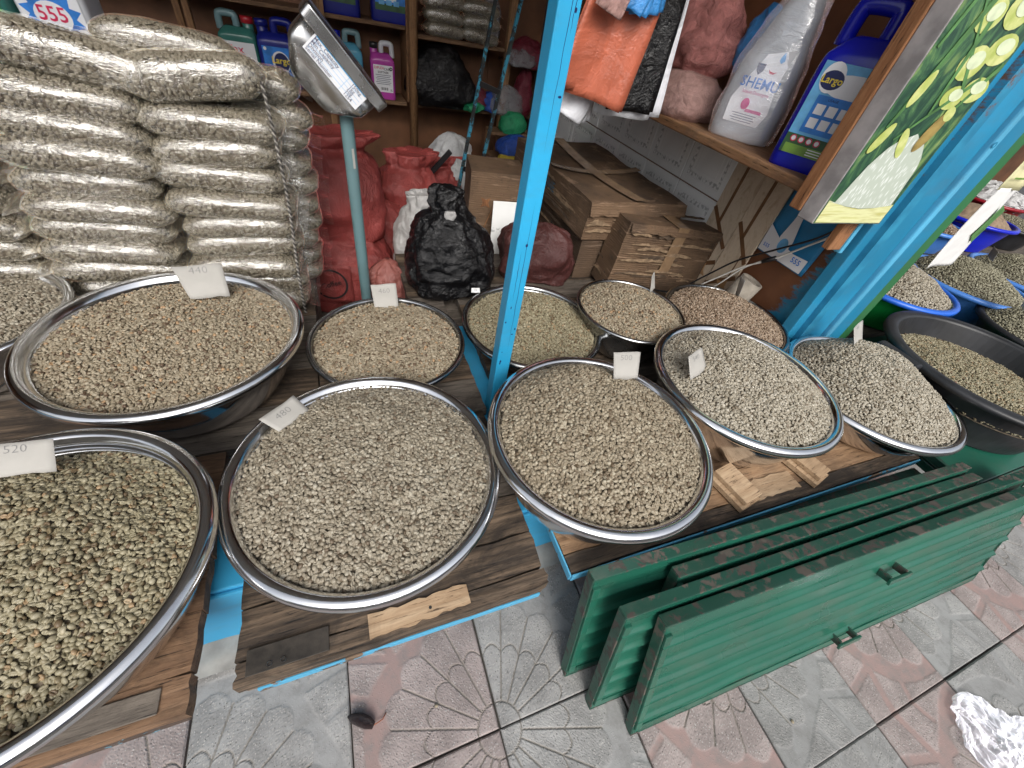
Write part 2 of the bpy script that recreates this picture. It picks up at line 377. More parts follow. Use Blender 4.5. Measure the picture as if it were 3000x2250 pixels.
def text(body, size=1.0, align='LEFT', bold=0.0):
    key = (body, align, bold)
    if key not in _tc:
        cu = bpy.data.curves.new('t', 'FONT'); cu.body = body; cu.size = 1; cu.align_x = align; cu.align_y = 'CENTER'; cu.offset = bold; cu.resolution_u = 2
        ob = bpy.data.objects.new('t', cu); C.objects.link(ob)
        dg = bpy.context.evaluated_depsgraph_get(); me = ob.evaluated_get(dg).to_mesh()
        _tc[key] = ([tuple(v.co) for v in me.vertices], [tuple(p.vertices) for p in me.polygons])
        ob.evaluated_get(dg).to_mesh_clear(); bpy.data.objects.remove(ob); bpy.data.curves.remove(cu)
    v, f = _tc[key]
    return [(p[0]*size, p[1]*size, 0) for p in v], f

# ------------------------------------------------------------------ object helpers
def mesh(name, vf, mat, smooth=False):
    me = bpy.data.meshes.new(name); me.from_pydata(vf[0], [], vf[1]); me.update()
    if mat: me.materials.append(mat)
    if smooth: me.polygons.foreach_set('use_smooth', [True]*len(me.polygons))
    return me
def tag(o, label=None, cat=None, group=None, kind=None):
    for k, v in (('label', label), ('category', cat), ('group', group), ('kind', kind)):
        if v: o[k] = v
    return o
def put(name, me, parent=None, loc=(0, 0, 0), rot=(0, 0, 0)):
    o = bpy.data.objects.new(name, me); C.objects.link(o); o.location = loc; o.rotation_euler = rot
    if parent: o.parent = parent
    return o
def thing(name, label, cat, loc=(0, 0, 0), rot=(0, 0, 0), group=None):
    return tag(put(name, None, None, loc, rot), label, cat, group)
def part(name, vf, mat, parent, smooth=False, bevel=0, solid=0, sub=0, label=None, kind=None, loc=(0, 0, 0), rot=(0, 0, 0), auto=False):
    o = put(name, mesh(name, vf, mat, smooth), parent, loc, rot)
    if solid: md = o.modifiers.new('s', 'SOLIDIFY'); md.thickness = solid; md.offset = 0
    if bevel: md = o.modifiers.new('b', 'BEVEL'); md.width = bevel; md.segments = 2; md.limit_method = 'ANGLE'
    if sub: md = o.modifiers.new('d', 'SUBSURF'); md.levels = md.render_levels = sub
    if label: o['label'] = label
    if kind: o['kind'] = kind
    return o
def single(name, vf, mat, label, cat, loc=(0, 0, 0), rot=(0, 0, 0), group=None, **kw):
    return tag(part(name, vf, mat, None, loc=loc, rot=rot, **kw), label, cat, group)
def struct(name, vf, mat, **kw):
    return tag(part(name, vf, mat, None, **kw), kind='structure')

# ================================================================== SETTING
# ---- ground
def tile_height(a, b, rs):
    r = np.hypot(a, b); th = np.degrees(np.arctan2(b, a)); seg = 18.0; fr = (th % seg)/seg
    g = np.zeros_like(r); band = np.zeros_like(r)
    def line(d, wd=.0024): return np.clip(1-(np.abs(d)/wd)**2, 0, 1)
    g = np.maximum(g, line(r-.046))
    dl = np.minimum(fr, 1-fr)*seg; dl = np.where((th < 9) | (th > 81), 99, dl)
    dist = np.radians(dl)*r
    ro = .232+.020*np.sin(np.pi*fr)
    g = np.maximum(g, np.where((r > .046) & (r < ro), line(dist), 0))
    g = np.maximum(g, line(r-(.143+.017*np.sin(np.pi*fr))))
    u = (th-45)*np.pi/180*r
    edge = .285+.010*np.cos(np.radians(th*6))
    inb = (r > ro) & (r < edge)
    stem = (np.abs(np.abs(u)-np.clip((r-.285)*.55, 0, 1)) < .010) & (r > .28)
    branch = (np.abs(np.abs(u)-.085-(r-.285)*.35) < .006) & (r > .28)
    band = np.where(inb | stem | branch, 1.0, 0.0)
    # soften the band edge
    for _ in range(2):
        p = np.pad(band, 1, mode='edge'); band = (p[1:-1, 1:-1]*4+p[:-2, 1:-1]+p[2:, 1:-1]+p[1:-1, :-2]+p[1:-1, 2:])/8
    return g, band
def tile_mesh(name, mat, seed):
    S = .2965; n = 110; rs = np.random.RandomState(seed); k = np.linspace(0, S, n+1); A, B = np.meshgrid(k, k)
    g, band = tile_height(A, B, rs); e = np.minimum(np.minimum(A, S-A), np.minimum(B, S-B))
    z = -.0022*g-.0014*np.clip(band, 0, 1)*(1-g)-.003*np.clip(1-e/.0035, 0, 1)**2
    z += rs.uniform(-.0004, .0004, z.shape)*(1-band)
    V = [(float(x-S/2), float(y-S/2), float(q)) for x, y, q in zip(A.ravel(), B.ravel(), z.ravel())]
    F = [(j*(n+1)+i, j*(n+1)+i+1, (j+1)*(n+1)+i+1, (j+1)*(n+1)+i) for j in range(n) for i in range(n)]
    k0 = len(V); V += [(-S/2, -S/2, -.04), (S/2, -S/2, -.04), (S/2, S/2, -.04), (-S/2, S/2, -.04)]
    c = [0, n, (n+1)**2-1, n*(n+1)]
    F += [(k0, k0+1, c[1], c[0]), (k0+1, k0+2, c[2], c[1]), (k0+2, k0+3, c[3], c[2]), (k0+3, k0, c[0], c[3])]
    me = mesh(name, (V, F), mat, False)
    at = me.attributes.new('groove', 'FLOAT', 'POINT'); at.data.foreach_set('value', np.r_[g.ravel(), np.zeros(4)].astype('f'))
    at = me.attributes.new('band', 'FLOAT', 'POINT'); at.data.foreach_set('value', np.r_[band.ravel(), np.zeros(4)].astype('f'))
    return me
def tilemat(name, base, bandcol):
    t = T(name); r = t.rnd()
    vec = t.n('VectorMath', props=dict(operation='ADD'), i0=t.tc.outputs['Object'], i1=t.n('CombineXYZ', X=t.math('MULTIPLY', r, 9), Y=t.math('MULTIPLY', r, 5)))
    big = t.noise(11, 6, vec, .65); c = t.mix(t.step(big, .3, .72), tuple(x*.68 for x in base), tuple(min(1, x*1.15) for x in base))
    v1 = t.vor(260, vec, 1); gate = t.step(t.n('SeparateColor', Color=v1), .66, .72); d1 = t.vor(260, vec, 0)
    chip = t.math('MULTIPLY', gate, t.math('SUBTRACT', 1.0, t.step(d1, .22, .42)))
    dk = t.math('MULTIPLY', t.step(t.n('SeparateColor', out=1, Color=v1), .84, .88), t.math('SUBTRACT', 1.0, t.step(d1, .25, .45)))
    nb = t.math('SUBTRACT', 1.0, t.attr('band'))
    c = t.mix(t.math('MULTIPLY', chip, nb), c, (.44, .42, .40)); c = t.mix(t.math('MULTIPLY', dk, nb), c, tuple(x*.4 for x in base))
    bc = t.mix(t.step(t.noise(24, 6, vec, .7), .4, .7), bandcol, tuple(x*.72 for x in base))
    c = t.mix(t.attr('band'), c, bc)
    c = t.mix(t.math('MULTIPLY', t.attr('groove'), .8), c, (.18, .16, .133))
    c = t.mix(t.math('MULTIPLY', t.step(t.noise(3.2, 6, t.n('VectorMath', props=dict(operation='ADD'), i0=vec, i1=(3, 3, 3)), .7), .5, .8), .40), c, (.16, .152, .145))
    c = t.mix(t.math('MULTIPLY', t.math('SUBTRACT', r, .5), .22), c, (.1, .1, .1))
    return t.done(c, t.math('SUBTRACT', .85, t.math('MULTIPLY', chip, .3)), normal=t.bump(t.math('ADD', t.noise(220, 4, vec), chip), .35, .0012))
TP = tilemat('paver_pink', (.355, .30, .287), (.34, .24, .222)); TG = tilemat('paver_grey', (.325, .322, .315), (.315, .315, .312))
tm = {0: tile_mesh('paving_tile', TP, 1), 1: tile_mesh('paving_tile_grey', TG, 2)}
pav = struct('pavement', ([(-3, -3, -.012), (5, -3, -.012), (5, .36, -.012), (-3, .36, -.012)], [(0, 1, 2, 3)]), M['joint'])
X0, Y0 = -.1212, .0486
rnd = random.Random(4)
for i in range(-4, 9):
    for j in range(-3, 1):
        x1 = X0+.3*i+.15; y1 = Y0+.3*j+.15
        left = i % 2 == 0          # fan corner on the right for even columns
        up = j % 2 == 0            # fan corner below for even rows
        # the fan corner is at local (-,-); rotate it to the wanted corner
        rz = {(False, True): 0, (True, True): 90, (True, False): 180, (False, False): 270}[(left, up)]
        put('paving_tile', tm[i % 2], pav, (x1+rnd.uniform(-.001, .001), y1+rnd.uniform(-.001, .001), rnd.uniform(-.0025, .001)), (rnd.uniform(-.004, .004), rnd.uniform(-.004, .004), rad(rz+rnd.uniform(-.25, .25))))
struct('street_ground', ([(-150, -150, -.05), (150, -150, -.05), (150, 150, -.05), (-150, 150, -.05)], [(0, 1, 2, 3)]), M['road'])
def rough_strip(x0, x1, y0, y1, z, amp, nx, ny, seed):
    return grid(lambda u, v: (x0+(x1-x0)*u, y0+(y1-y0)*v+(.006*mn.noise(Vector((u*40, v*3, seed))) if v in (0, 1) else 0), z+amp*mn.fractal(Vector((u*(x1-x0)*14, v*(y1-y0)*14, seed)), .8, 2, 4)), nx, ny)
struct('concrete_step', rough_strip(-3, 2.2, .335, .42, .010, .006, 160, 8, 3), M['conc'], smooth=True)

# ---- shop shell
struct('shop_floor', box(-4.2, 1.47, 1.62, 3.42, -.06, -.02), M['floorc'])
bw = struct('back_wall', box(-4.2, 1.47, 3.42, 3.48, -.05, 2.35), M['hard'])
for x0, x1 in ((-4.2, -2.45), (-2.445, -1.24), (-1.235, -.06), (-.055, 1.10), (1.105, 1.468)):
    part('wall_panel', box(x0, x1, 3.412, 3.419, -.02, 2.3), M['hard'], bw)
struct('left_wall', box(-4.28, -4.2, .75, 3.48, -.05, 2.35), M['hard'])
struct('shop_ceiling', box(-4.3, 1.6, .40, 3.5, 2.35, 2.42), M['ceil'])
t = T('side_wall_paint')            # brown hardboard, blue brushed over the street end
bl = t.n('SeparateXYZ', out=1, Vector=t.tc.outputs['Object'])
edge = t.math('ADD', bl, t.math('MULTIPLY', t.math('SUBTRACT', t.noise(30, 6, t.co((1, .35, 1)), .75), .5), .20))
edge = t.math('ADD', edge, t.math('MULTIPLY', t.math('SUBTRACT', t.n('SeparateXYZ', out=2, Vector=t.tc.outputs['Object']), .55), .16))
brush = t.step(edge, .835, .80)
sw_c = t.mix(brush, t.mix(t.step(t.noise(6, 5), .3, .7), (.14, .055, .025), (.21, .085, .038)), t.mix(t.step(t.noise(14, 5), .3, .7), (.015, .18, .33), (.03, .27, .45)))
M['side'] = t.done(sw_c, .55, normal=t.bump(t.noise(40, 5), .15, .002))
rw = struct('side_wall', box(1.482, 1.52, .70, 3.48, -.05, 2.35), M['side'])
# white glazed tiles with raised frames, each a piece of the wall
def wall_tile_vf(wd, ht):
    V, F = [], []
    rings = [(0, 0), (.004, .006), (.030, .006), (.033, .0045), (.046, .0045), (.049, .0065), (.066, .0065), (.069, .0075)]
    for ins, d in rings: V += [(-d, -wd/2+ins, -ht/2+ins), (-d, wd/2-ins, -ht/2+ins), (-d, wd/2-ins, ht/2-ins), (-d, -wd/2+ins, ht/2-ins)]
    for i in range(len(rings)-1): F += [(i*4+k, (i+1)*4+k, (i+1)*4+(k+1) % 4, i*4+(k+1) % 4) for k in range(4)]
    F.append(tuple((len(rings)-1)*4+k for k in range(4))[::-1])
    return V, F
t = T('glazed_tile_white'); v = t.co()
sp = t.math('MAXIMUM', t.math('ABSOLUTE', t.math('DIVIDE', t.n('SeparateXYZ', out=1, Vector=v), .1355)), t.math('ABSOLUTE', t.math('DIVIDE', t.n('SeparateXYZ', out=2, Vector=v), .17)))
orn = t.math('MULTIPLY', t.math('MULTIPLY', t.step(sp, .66, .68), t.step(sp, .79, .77)), t.step(t.vor(95, v, 0, 'SMOOTH_F1'), .35, .6))
c = t.mix(t.math('MULTIPLY', orn, .8), t.mix(t.step(t.noise(8, 4), .3, .8), (.88, .89, .88), (.80, .81, .80)), (.45, .46, .46))
M['wtile'] = t.done(c, .18, normal=t.bump(t.noise(20, 3), .05, .003))
wt = mesh('wall_tile', wall_tile_vf(.268, .335), M['wtile'])
for i in range(0, 6):
    for j in range(0, 2):
        if i == 0 and j == 0: pass
        put('wall_tile', wt, rw, (1.4805, 1.45+i*.2715, .66+.1695-j*.339))
# ---- wall between this shop and the next, and the next shop
struct('dividing_wall', box(1.70, 1.80, .72, 3.4, -.05, 2.35), M['plaster'])
struct('next_shop_wall', box(1.81, 8, 3.0, 3.1, -.05, 2.4), M['hard'])
struct('next_shop_ceiling', box(1.61, 8, .40, 3.1, 2.37, 2.43), M['ceil'])
struct('next_shop_floor', box(1.81, 8, .42, 3.0, -.06, -.01), M['floorc'])

# ---- row of buildings added out of view to block low sky and narrow reflections
fb = thing('added_street_building', 'plain plastered building added unseen across the street to block low sky light', 'building', (0, -11, -.05))
part('wall', box(-16, 18, -6, 0, 0, 3.6), M['plaster'], fb); part('roof', box(-16.3, 18.3, -6.3, .3, 3.605, 3.8), M['ceil'], fb)
for k_ in range(8): part('window', box(-14+4*k_, -12.4+4*k_, .002, .05, 1.0, 2.2), M['j_blue'], fb); part('window', box(-14+4*k_, -12.4+4*k_, .002, .05, 2.6, 3.3), M['j_blue'], fb)

# ---- blue painted counter base
cb = struct('counter_base', box(-2.2, 1.60, .402, 1.15, -.01, .262), M['blue'], bevel=.004)
part('base_block', box(-2.2, -.13, 1.1505, 1.60, -.01, .262), M['w_grey'], cb)
part('base_block', box(.20, 1.47, 1.1505, 1.60, -.01, .262), M['w_grey'], cb)
part('base_board', box(-2.2, 1.60, .392, .4015, .20, .255), M['blue'], cb, bevel=.003)
for x in (-.285, .325):
    part('groove_strip', box(x-.006, x+.006, .397, .4015, .0, .199), M['blue'], cb, bevel=.002)

# ================================================================== COUNTERS
ZT = .31
def planks(parent, x0, x1, ys, mats, seed, z1=ZT, th=.028, jag=.004):
    r = random.Random(seed)
    for k in range(len(ys)-1):
        y0, y1 = ys[k]+.0015, ys[k+1]-.0015
        nx = max(8, int((x1-x0)/.04)); s = r.random()*50; z = z1+(r.uniform(-.003, 0) if k else 0)
        def top(u, v, y0=y0, y1=y1, s=s, z=z):
            x = x0+(x1-x0)*u; e = jag*mn.noise(Vector((x*22, s, 0))); e2 = jag*mn.noise(Vector((x*17, s, 9)))
            xx = x+(jag*1.5*mn.noise(Vector((v*5, s, 4))) if u in (0, 1) else 0)
            return (xx, y0+(y1-y0)*v+(e if v == 0 else e2 if v == 1 else 0), z+.0018*mn.noise(Vector((x*9, v*3, s))))
        g = grid(top, nx, 4); n = len(g[0])
        low = [(p[0], p[1], z1-th) for p in g[0]]
        F = list(g[1]); W = nx+1
        ring = list(range(0, W))+[j*W+nx for j in range(1, 5)]+[4*W+i for i in range(nx-1, -1, -1)]+[j*W for j in range(3, 0, -1)]
        F += [(ring[i], n+ring[i], n+ring[(i+1) % len(ring)], ring[(i+1) % len(ring)])[::-1] for i in range(len(ring))]
        F.append(tuple(n+q for q in ring)[::-1])
        part('plank', (g[0]+low, F), mats[k % len(mats)], parent)
lc = thing('counter_flap', 'brown plank counter flap under the basin priced 520 beside the blue gap', 'counter', group='plank counter flaps along the stall front')
planks(lc, -1.35, -.316, [.205, .262, .355, .455, .56, .70], [M['w_left'], M['w_left'], M['w_left']], 1)
part('edge_board', box(-1.35, -.322, .2065, .226, .262, .2815), M['w_edge_dark'], lc, bevel=.003)
part('panel_frame', box(-.52, -.352, .217, .252, .3105, .3135), M['w_grey'], lc, bevel=.002)
mc = thing('counter_flap', 'weathered dark plank counter flap under the basin priced 480', 'counter', group='plank counter flaps along the stall front')
planks(mc, -.254, .300, [.216, .252, .335, .43, .54, .70], [M['w_mid'], M['w_mid'], M['w_mid'], M['w_grey']], 2, th=.034, jag=.006)
part('under_board', box(-.250, .292, .2185, .242, .262, .2755), M['w_mid'], mc, bevel=.005)
part('painted_strip', box(-.232, .285, .2145, .2183, .2535, .2705), M['w_edge'], mc, bevel=.001)
def patch(x0, x1, y0, y1, z, seed, slant=0):
    rr = random.Random(seed); n = 14; P = []
    for i in range(n+1): P.append((x0+(x1-x0)*i/n, y0+slant*i/n+rr.uniform(-.003, .003)))
    for i in range(n+1): P.append((x1-(x1-x0)*i/n, y1+slant*(n-i)/n+rr.uniform(-.003, .003)))
    k = len(P); V = [(p[0], p[1], z) for p in P]+[(p[0], p[1], z-.003) for p in P]
    return V, [tuple(range(k))]+[(i, k+i, k+(i+1) % k, (i+1) % k) for i in range(k)]
part('bare_patch', patch(-.05, .135, .224, .262, ZT+.0022, 3, .004), M['w_fresh'], mc)
part('hinge_plate', box(-.240, -.115, .2275, .2665, ZT+.0005, ZT+.0022), plain('tar_black', (.03, .025, .02), .6, .5, 40, .5), mc, bevel=.002)
for q in (-.205, -.185): part('screw_hole', shift(lathe([(.0045, 0), (.0045, .0012), (.003, .0012), (.003, 0)], 14), (q, .236, ZT+.0022)), M['steel_dull'], mc)
part('nail', shift(lathe([(.0001, .0012), (.003, .0012), (.003, 0)], 10), (.06, .243, ZT+.0022)), M['ink'], mc)
rc = thing('counter_flap', 'long orange-brown plank counter flap with pale blue edge above the green panels', 'counter', group='plank counter flaps along the stall front')
planks(rc, .352, 1.60, [.222, .262, .345, .44, .55, .70], [M['w_mid'], M['w_right'], M['w_right'], M['w_fresh']], 3, th=.020)
part('painted_strip', box(.353, 1.60, .2160, .2205, .2830, .3065), M['w_edge'], rc, bevel=.001)
part('painted_end', box(.3475, .3515, .2185, .45, .286, .3075), M['w_edge'], rc, bevel=.001)
part('support_bar', box(.366, .386, .235, .40, .245, .2885), M['w_grey'], rc)
part('bare_board', patch(.86, 1.08, .247, .30, ZT+.003, 8, .002), M['w_fresh'], rc)
rr_ = thing('rear_counter', 'grey weathered plank platform behind the blue post carrying the back basins', 'counter')
planks(rr_, -1.6, -.118, [.705, .83, .96, 1.09, 1.22, 1.35, 1.48, 1.62], [M['w_grey'], M['w_mid'], M['w_grey']], 5, z1=.305)
planks(rr_, -.115, .312, [.705, .83, .96, 1.09, 1.165], [M['w_grey'], M['w_mid'], M['w_grey']], 15, z1=.305)
planks(rr_, .190, .312, [1.168, 1.28, 1.40, 1.52, 1.62], [M['w_grey'], M['w_mid']], 16, z1=.305)
planks(rr_, .366, 1.475, [.705, .83, .96, 1.09, 1.22, 1.35, 1.48, 1.62], [M['w_grey'], M['w_mid']], 6, z1=.305)

# ---- blue post
bp = thing('post', 'bright blue painted square wooden post standing between the basins', 'post', (.3395, .7235, .262))
part('shaft', box(-.0185, .0185, -.0185, .0185, 0, 2.085), M['bluepost'], bp, bevel=.0025)

def crack(x, z0, z1, seed):
    rr = random.Random(seed); n = 16
    L_ = [(x+rr.uniform(-.0007, .0007)-.0004, z0+(z1-z0)*i/n) for i in range(n+1)]; R_ = [(p[0]+.0010*math.sin(math.pi*(i+.3)/(n+.6)), p[1]) for i, p in enumerate(L_)]
    return frame(poly(L_+R_[::-1]), (0, -.0187, 0), (1, 0, 0), (0, 0, 1))
for x_, a_, b_ in ((.004, .25, .62), (.003, .70, 1.15), (-.006, .40, .52), (.009, .86, .93)): part('crack', crack(x_, a_, b_, int(a_*100)), M['l_navy'], bp)
for k_ in range(14): part('knock_mark', frame(disc(rnd.uniform(.0012, .0032), rnd.uniform(-.014, .014), rnd.uniform(.15, 1.2), 0, 8, rnd.uniform(.001, .004)), (0, -.01875, 0), (1, 0, 0), (0, 0, 1)), M['l_navy'], bp)

# ================================================================== BEANS
def bean_mesh(name, mat):
    nu, nv = 16, 10; V, F = [], []; a, b, c = .0044, .0036, .0030
    V.append((0, 0, -c*.48))
    for j in range(1, nv):
        ph = -math.pi/2+math.pi*j/nv
        for i in range(nu):
            th = 2*math.pi*i/nu; x = a*math.cos(ph)*math.cos(th); y = b*math.cos(ph)*math.sin(th); z = c*math.sin(ph)
            if z < 0:
                z *= .48
            V.append((x, y, z))
    V.append((0, 0, c))
    for i in range(nu): F.append((0, 1+(i+1) % nu, 1+i))
    for j in range(nv-2):
        for i in range(nu): F.append((1+j*nu+i, 1+j*nu+(i+1) % nu, 1+(j+1)*nu+(i+1) % nu, 1+(j+1)*nu+i))
    k = 1+(nv-2)*nu
    for i in range(nu): F.append((k+i, k+(i+1) % nu, k+nu))
    # the crease on the flat side
    out = []
    for x, y, z in V:
        if z < 0: z += .0020*math.exp(-(y/.00075)**2)*max(0, 1-(x/a)**2)+.0003*math.sin(x/a*2)
        out.append((x, y, z))
    return mesh(name, (out, F), mat, True)
def scatter_group(name, me):
    src = bpy.data.objects.new(name+'_shape', me)         # shape source, not linked to the scene
    g = bpy.data.node_groups.new('scatter_'+name, 'GeometryNodeTree')
    g.interface.new_socket('Geometry', in_out='INPUT', socket_type='NodeSocketGeometry'); g.interface.new_socket('Geometry', in_out='OUTPUT', socket_type='NodeSocketGeometry')
    N = g.nodes; L = g.links; gi = N.new('NodeGroupInput'); go = N.new('NodeGroupOutput')
    oi = N.new('GeometryNodeObjectInfo'); oi.inputs['Object'].default_value = src; oi.inputs['As Instance'].default_value = False
    ip = N.new('GeometryNodeInstanceOnPoints'); jn = N.new('GeometryNodeJoinGeometry')
    def na(nm, ty):
        q = N.new('GeometryNodeInputNamedAttribute'); q.data_type = ty; q.inputs['Name'].default_value = nm; return q.outputs['Attribute']
    L.new(gi.outputs[0], ip.inputs['Points']); L.new(na('pt', 'BOOLEAN'), ip.inputs['Selection']); L.new(oi.outputs['Geometry'], ip.inputs['Instance'])
    er = N.new('FunctionNodeEulerToRotation'); L.new(na('rot', 'FLOAT_VECTOR'), er.inputs[0])
    L.new(er.outputs[0], ip.inputs['Rotation']); L.new(na('sc', 'FLOAT_VECTOR'), ip.inputs['Scale'])
    L.new(gi.outputs[0], jn.inputs[0]); L.new(ip.outputs[0], jn.inputs[0]); L.new(jn.outputs[0], go.inputs[0])
    return g
BMESH = {k: bean_mesh('coffee_bean_'+k, m) for k, m in BM.items()}
SG = {k: scatter_group('bean_'+k, m) for k, m in BMESH.items()}

def bean_rot(nrm, r, flat=.5, tilt=30):
    z = Vector(nrm).normalized(); q = z.to_track_quat('Z', 'Y')
    q = q @ Quaternion((0, 0, 1), r.uniform(0, 6.283)) @ Quaternion((1, 0, 0), rad(r.gauss(0, tilt))) @ Quaternion((0, 1, 0), rad(r.gauss(0, tilt*.7)))
    if r.random() < flat: q = q @ Quaternion((1, 0, 0), math.pi)
    return q
def scatter_mesh(name, core, pts, coremat):
    """core (V,F) plus loose points carrying rot / sc / rnd"""
    V = list(core[0])+[p[0] for p in pts]; n0 = len(core[0]); n = len(V)
    me = mesh(name, (V, core[1]), coremat, True)
    rot = np.zeros((n, 3), 'f'); scl = np.ones((n, 3), 'f'); rv = np.zeros(n, 'f'); pt = np.zeros(n, bool)
    for i, (p, e, s, c) in enumerate(pts): rot[n0+i] = e; scl[n0+i] = s; rv[n0+i] = c; pt[n0+i] = True
    me.attributes.new('rot', 'FLOAT_VECTOR', 'POINT').data.foreach_set('vector', rot.ravel())
    me.attributes.new('sc', 'FLOAT_VECTOR', 'POINT').data.foreach_set('vector', scl.ravel())
    me.attributes.new('rnd', 'FLOAT', 'POINT').data.foreach_set('value', rv)
    me.attributes.new('pt', 'BOOLEAN', 'POINT').data.foreach_set('value', pt)
    return me
CAMP = Vector((0, 0, CAMH)); CINV = CAMM.inverted()
def inframe(p, m=1.0):
    q = CINV @ Vector(p); return q.z < 0 and abs(q.x/-q.z*FPX) < 1500*m and abs(q.y/-q.z*FPX) < 1125*m
def heap(kind, label, cx, cy, R, zr, edge, peak, sh=(0, 0), seed=1, sp=.0068, layers=2, single_n=0, size=1.0, pw=1.5, ecc=1.0, group='heaps of green coffee beans'):
    r = random.Random(seed); s0 = seed*7.7
    def H(x, y):
        p = Vector((x, y/ecc)); s = Vector((sh[0]*R, sh[1]*R)); d = p-s; L = d.length
        if L < 1e-6: t = 0
        else:
            u = d/L; b = s.dot(u); t = L/(-b+math.sqrt(max(1e-9, b*b-s.dot(s)+R*R)))
        t = min(t, 1.0)
        return zr+edge+(peak-edge)*(1-t**pw)*(1-.25*(1-t)**3)+(.0065*mn.noise(Vector((x*13, y*13, s0)))+.0035*mn.noise(Vector((x*27, y*27, s0))))*min(1, (1-t)*5)+.002*mn.noise(Vector((x*60, y*60, s0)))
    def nrm(x, y):
        e = .012; return Vector(((H(x-e, y)-H(x+e, y))/(2*e), (H(x, y-e)-H(x, y+e))/(2*e), 1)).normalized()
    nr, na = 14, 48; V = [(0, 0, H(0, 0)-.006-zr)]; F = []
    for i in range(1, nr+1):
        for k in range(na):
            a = 2*math.pi*k/na; x, y = R*i/nr*math.cos(a), R*ecc*i/nr*math.sin(a); V.append((x, y, H(x, y)-.006-zr))
    F += [(0, 1+k, 1+(k+1) % na) for k in range(na)]
    for i in range(nr-1): F += [(1+i*na+k, 1+(i+1)*na+k, 1+(i+1)*na+(k+1) % na, 1+i*na+(k+1) % na) for k in range(na)]
    pts = []
    for l in range(layers):
        n = int(R/sp)+1
        for i in range(-n, n+1):
            for j in range(-int(n*ecc*1.16)-1, int(n*ecc*1.16)+2):
                x = (i+(.5 if j % 2 else 0)+r.uniform(-.42, .42))*sp+l*sp*.5; y = (j*.87+r.uniform(-.42, .42))*sp
                if x*x+(y/ecc)**2 > (R-.003)**2: continue
                z = H(x, y)-l*.0036+r.uniform(-.0016, .0016)
                if not inframe((cx+x, cy+y, z), 1.06): continue
                q = bean_rot(nrm(x, y), r)
                k = size*r.uniform(.84, 1.14); c = min(1, max(0, r.gauss(.47, .26))) if r.random() > .035 else r.choice((0.0, .02, 1.0))
                pts.append(((x, y, z-zr), tuple(q.to_euler()), (k*r.uniform(.92, 1.1), k, k*r.uniform(.9, 1.1)), c, l, q))
    th = thing('coffee_bean_heap', label, 'coffee beans', (cx, cy, zr), group=group)
    if single_n:
        top = [p for p in pts if p[4] == 0 and inframe((cx+p[0][0], cy+p[0][1], zr+p[0][2]), .99)]
        top.sort(key=lambda p: (Vector((cx+p[0][0], cy+p[0][1], zr+p[0][2]))-CAMP).length)
        pick = set(id(p) for p in top[:single_n])
        for p in top[:single_n]:
            o = put('coffee_bean', BMESH[kind], th, p[0], p[1]); o.scale = p[2]; o['rnd'] = p[3]
        pts = [p for p in pts if id(p) not in pick]
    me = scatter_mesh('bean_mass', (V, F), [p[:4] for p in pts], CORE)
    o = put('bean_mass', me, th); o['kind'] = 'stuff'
    md = o.modifiers.new('beans', 'NODES'); md.node_group = SG[kind]
    return H

# ================================================================== BASINS
def basin_vf(R, h, lip=.0135, n=96, base=.68, th=.0012):
    wi = R-2.0*lip                       # wall radius at the top
    rb = R*base; P = [(.0005, 0), (rb*.6, 0), (rb*.93, .001), (rb, .006)]
    for i in range(1, 13):
        t = i/12; P.append((rb+(wi-rb)*math.sin(t*math.pi/2)**.85, .006+(h-.020-.006)*t))
    c = (R-lip, h-lip)
    P += [(wi+.002, h-.016)]
    for i in range(14):
        a = rad(215-(-205)*0 + i*0)      # placeholder angle, replaced below
    ang = [rad(q) for q in (250, 285, 320, 350, 20, 50, 80, 110, 140, 165)]
    P += [(c[0]+lip*math.cos(a), c[1]+lip*math.sin(a)) for a in ang]
    P += [(wi-.001, h-.012), (wi-.002, h-.020)]
    for i in range(12, -1, -2):
        t = i/12; P.append((rb+(wi-rb)*math.sin(t*math.pi/2)**.85-.003, .008+(h-.020-.006)*t))
    P += [(rb*.9, .003), (.0005, .003)]
    return lathe(P, n)
def basin(label, cx, cy, R, zr, zb=ZT, mat='steel', lip=.0140, base=.68, rot=(0, 0, 0)):
    return single('steel_basin', basin_vf(R, zr-zb, lip, base=base), M[mat], label, 'basin', (cx, cy, zb+.001), rot, 'steel basins of coffee beans', smooth=True)
# name: (cx, cy, R, z_rim)
basin('large polished steel basin of olive beans priced 520 on the brown counter flap', -.502, .408, .2535, .49)
heap('olive', 'heap of large olive coffee beans in the basin priced 520 on the brown flap', -.502, .408, .224, .49, -.042, .030, (.05, .12), 11, single_n=300, size=1.02, sp=.0070)
basin('widest shallow steel basin of flat tan beans in front of the plastic packs', -.397, .94, .274, .482)
heap('tan', 'flat heap of tan coffee beans carrying the tag 440', -.397, .94, .247, .482, -.024, .004, (.1, .1), 12, size=.95, sp=.0065)
basin('steel basin of grey beans priced 480 on the dark weathered flap', -.010, .486, .259, .455)
heap('grey', 'heap of grey coffee beans carrying the tag 480', -.010, .486, .230, .455, -.016, .050, (.0, .22), 13)
basin('steel basin of beans priced 500 tilted over the front edge beside the blue post', .474, .433, .252, .50)
heap('mid', 'steep heap of grey-brown coffee beans carrying the tag 500', .474, .433, .223, .50, -.013, .082, (-.02, .36), 14)
basin('steel basin of pale beans with a slanting tag between the 500 basin and the wall', .996, .513, .259, .49)
heap('pale', 'rounded heap of pale grey beans beside the leaning tag 540', .996, .513, .230, .49, -.013, .072, (.05, .18), 15)
basin('steel basin of pale beans nearest the green iron table', 1.510, .437, .264, .44)
heap('pale', 'tall heap of pale beans in the basin nearest the green iron table', 1.510, .437, .236, .44, -.012, .115, (.0, .25), 16)
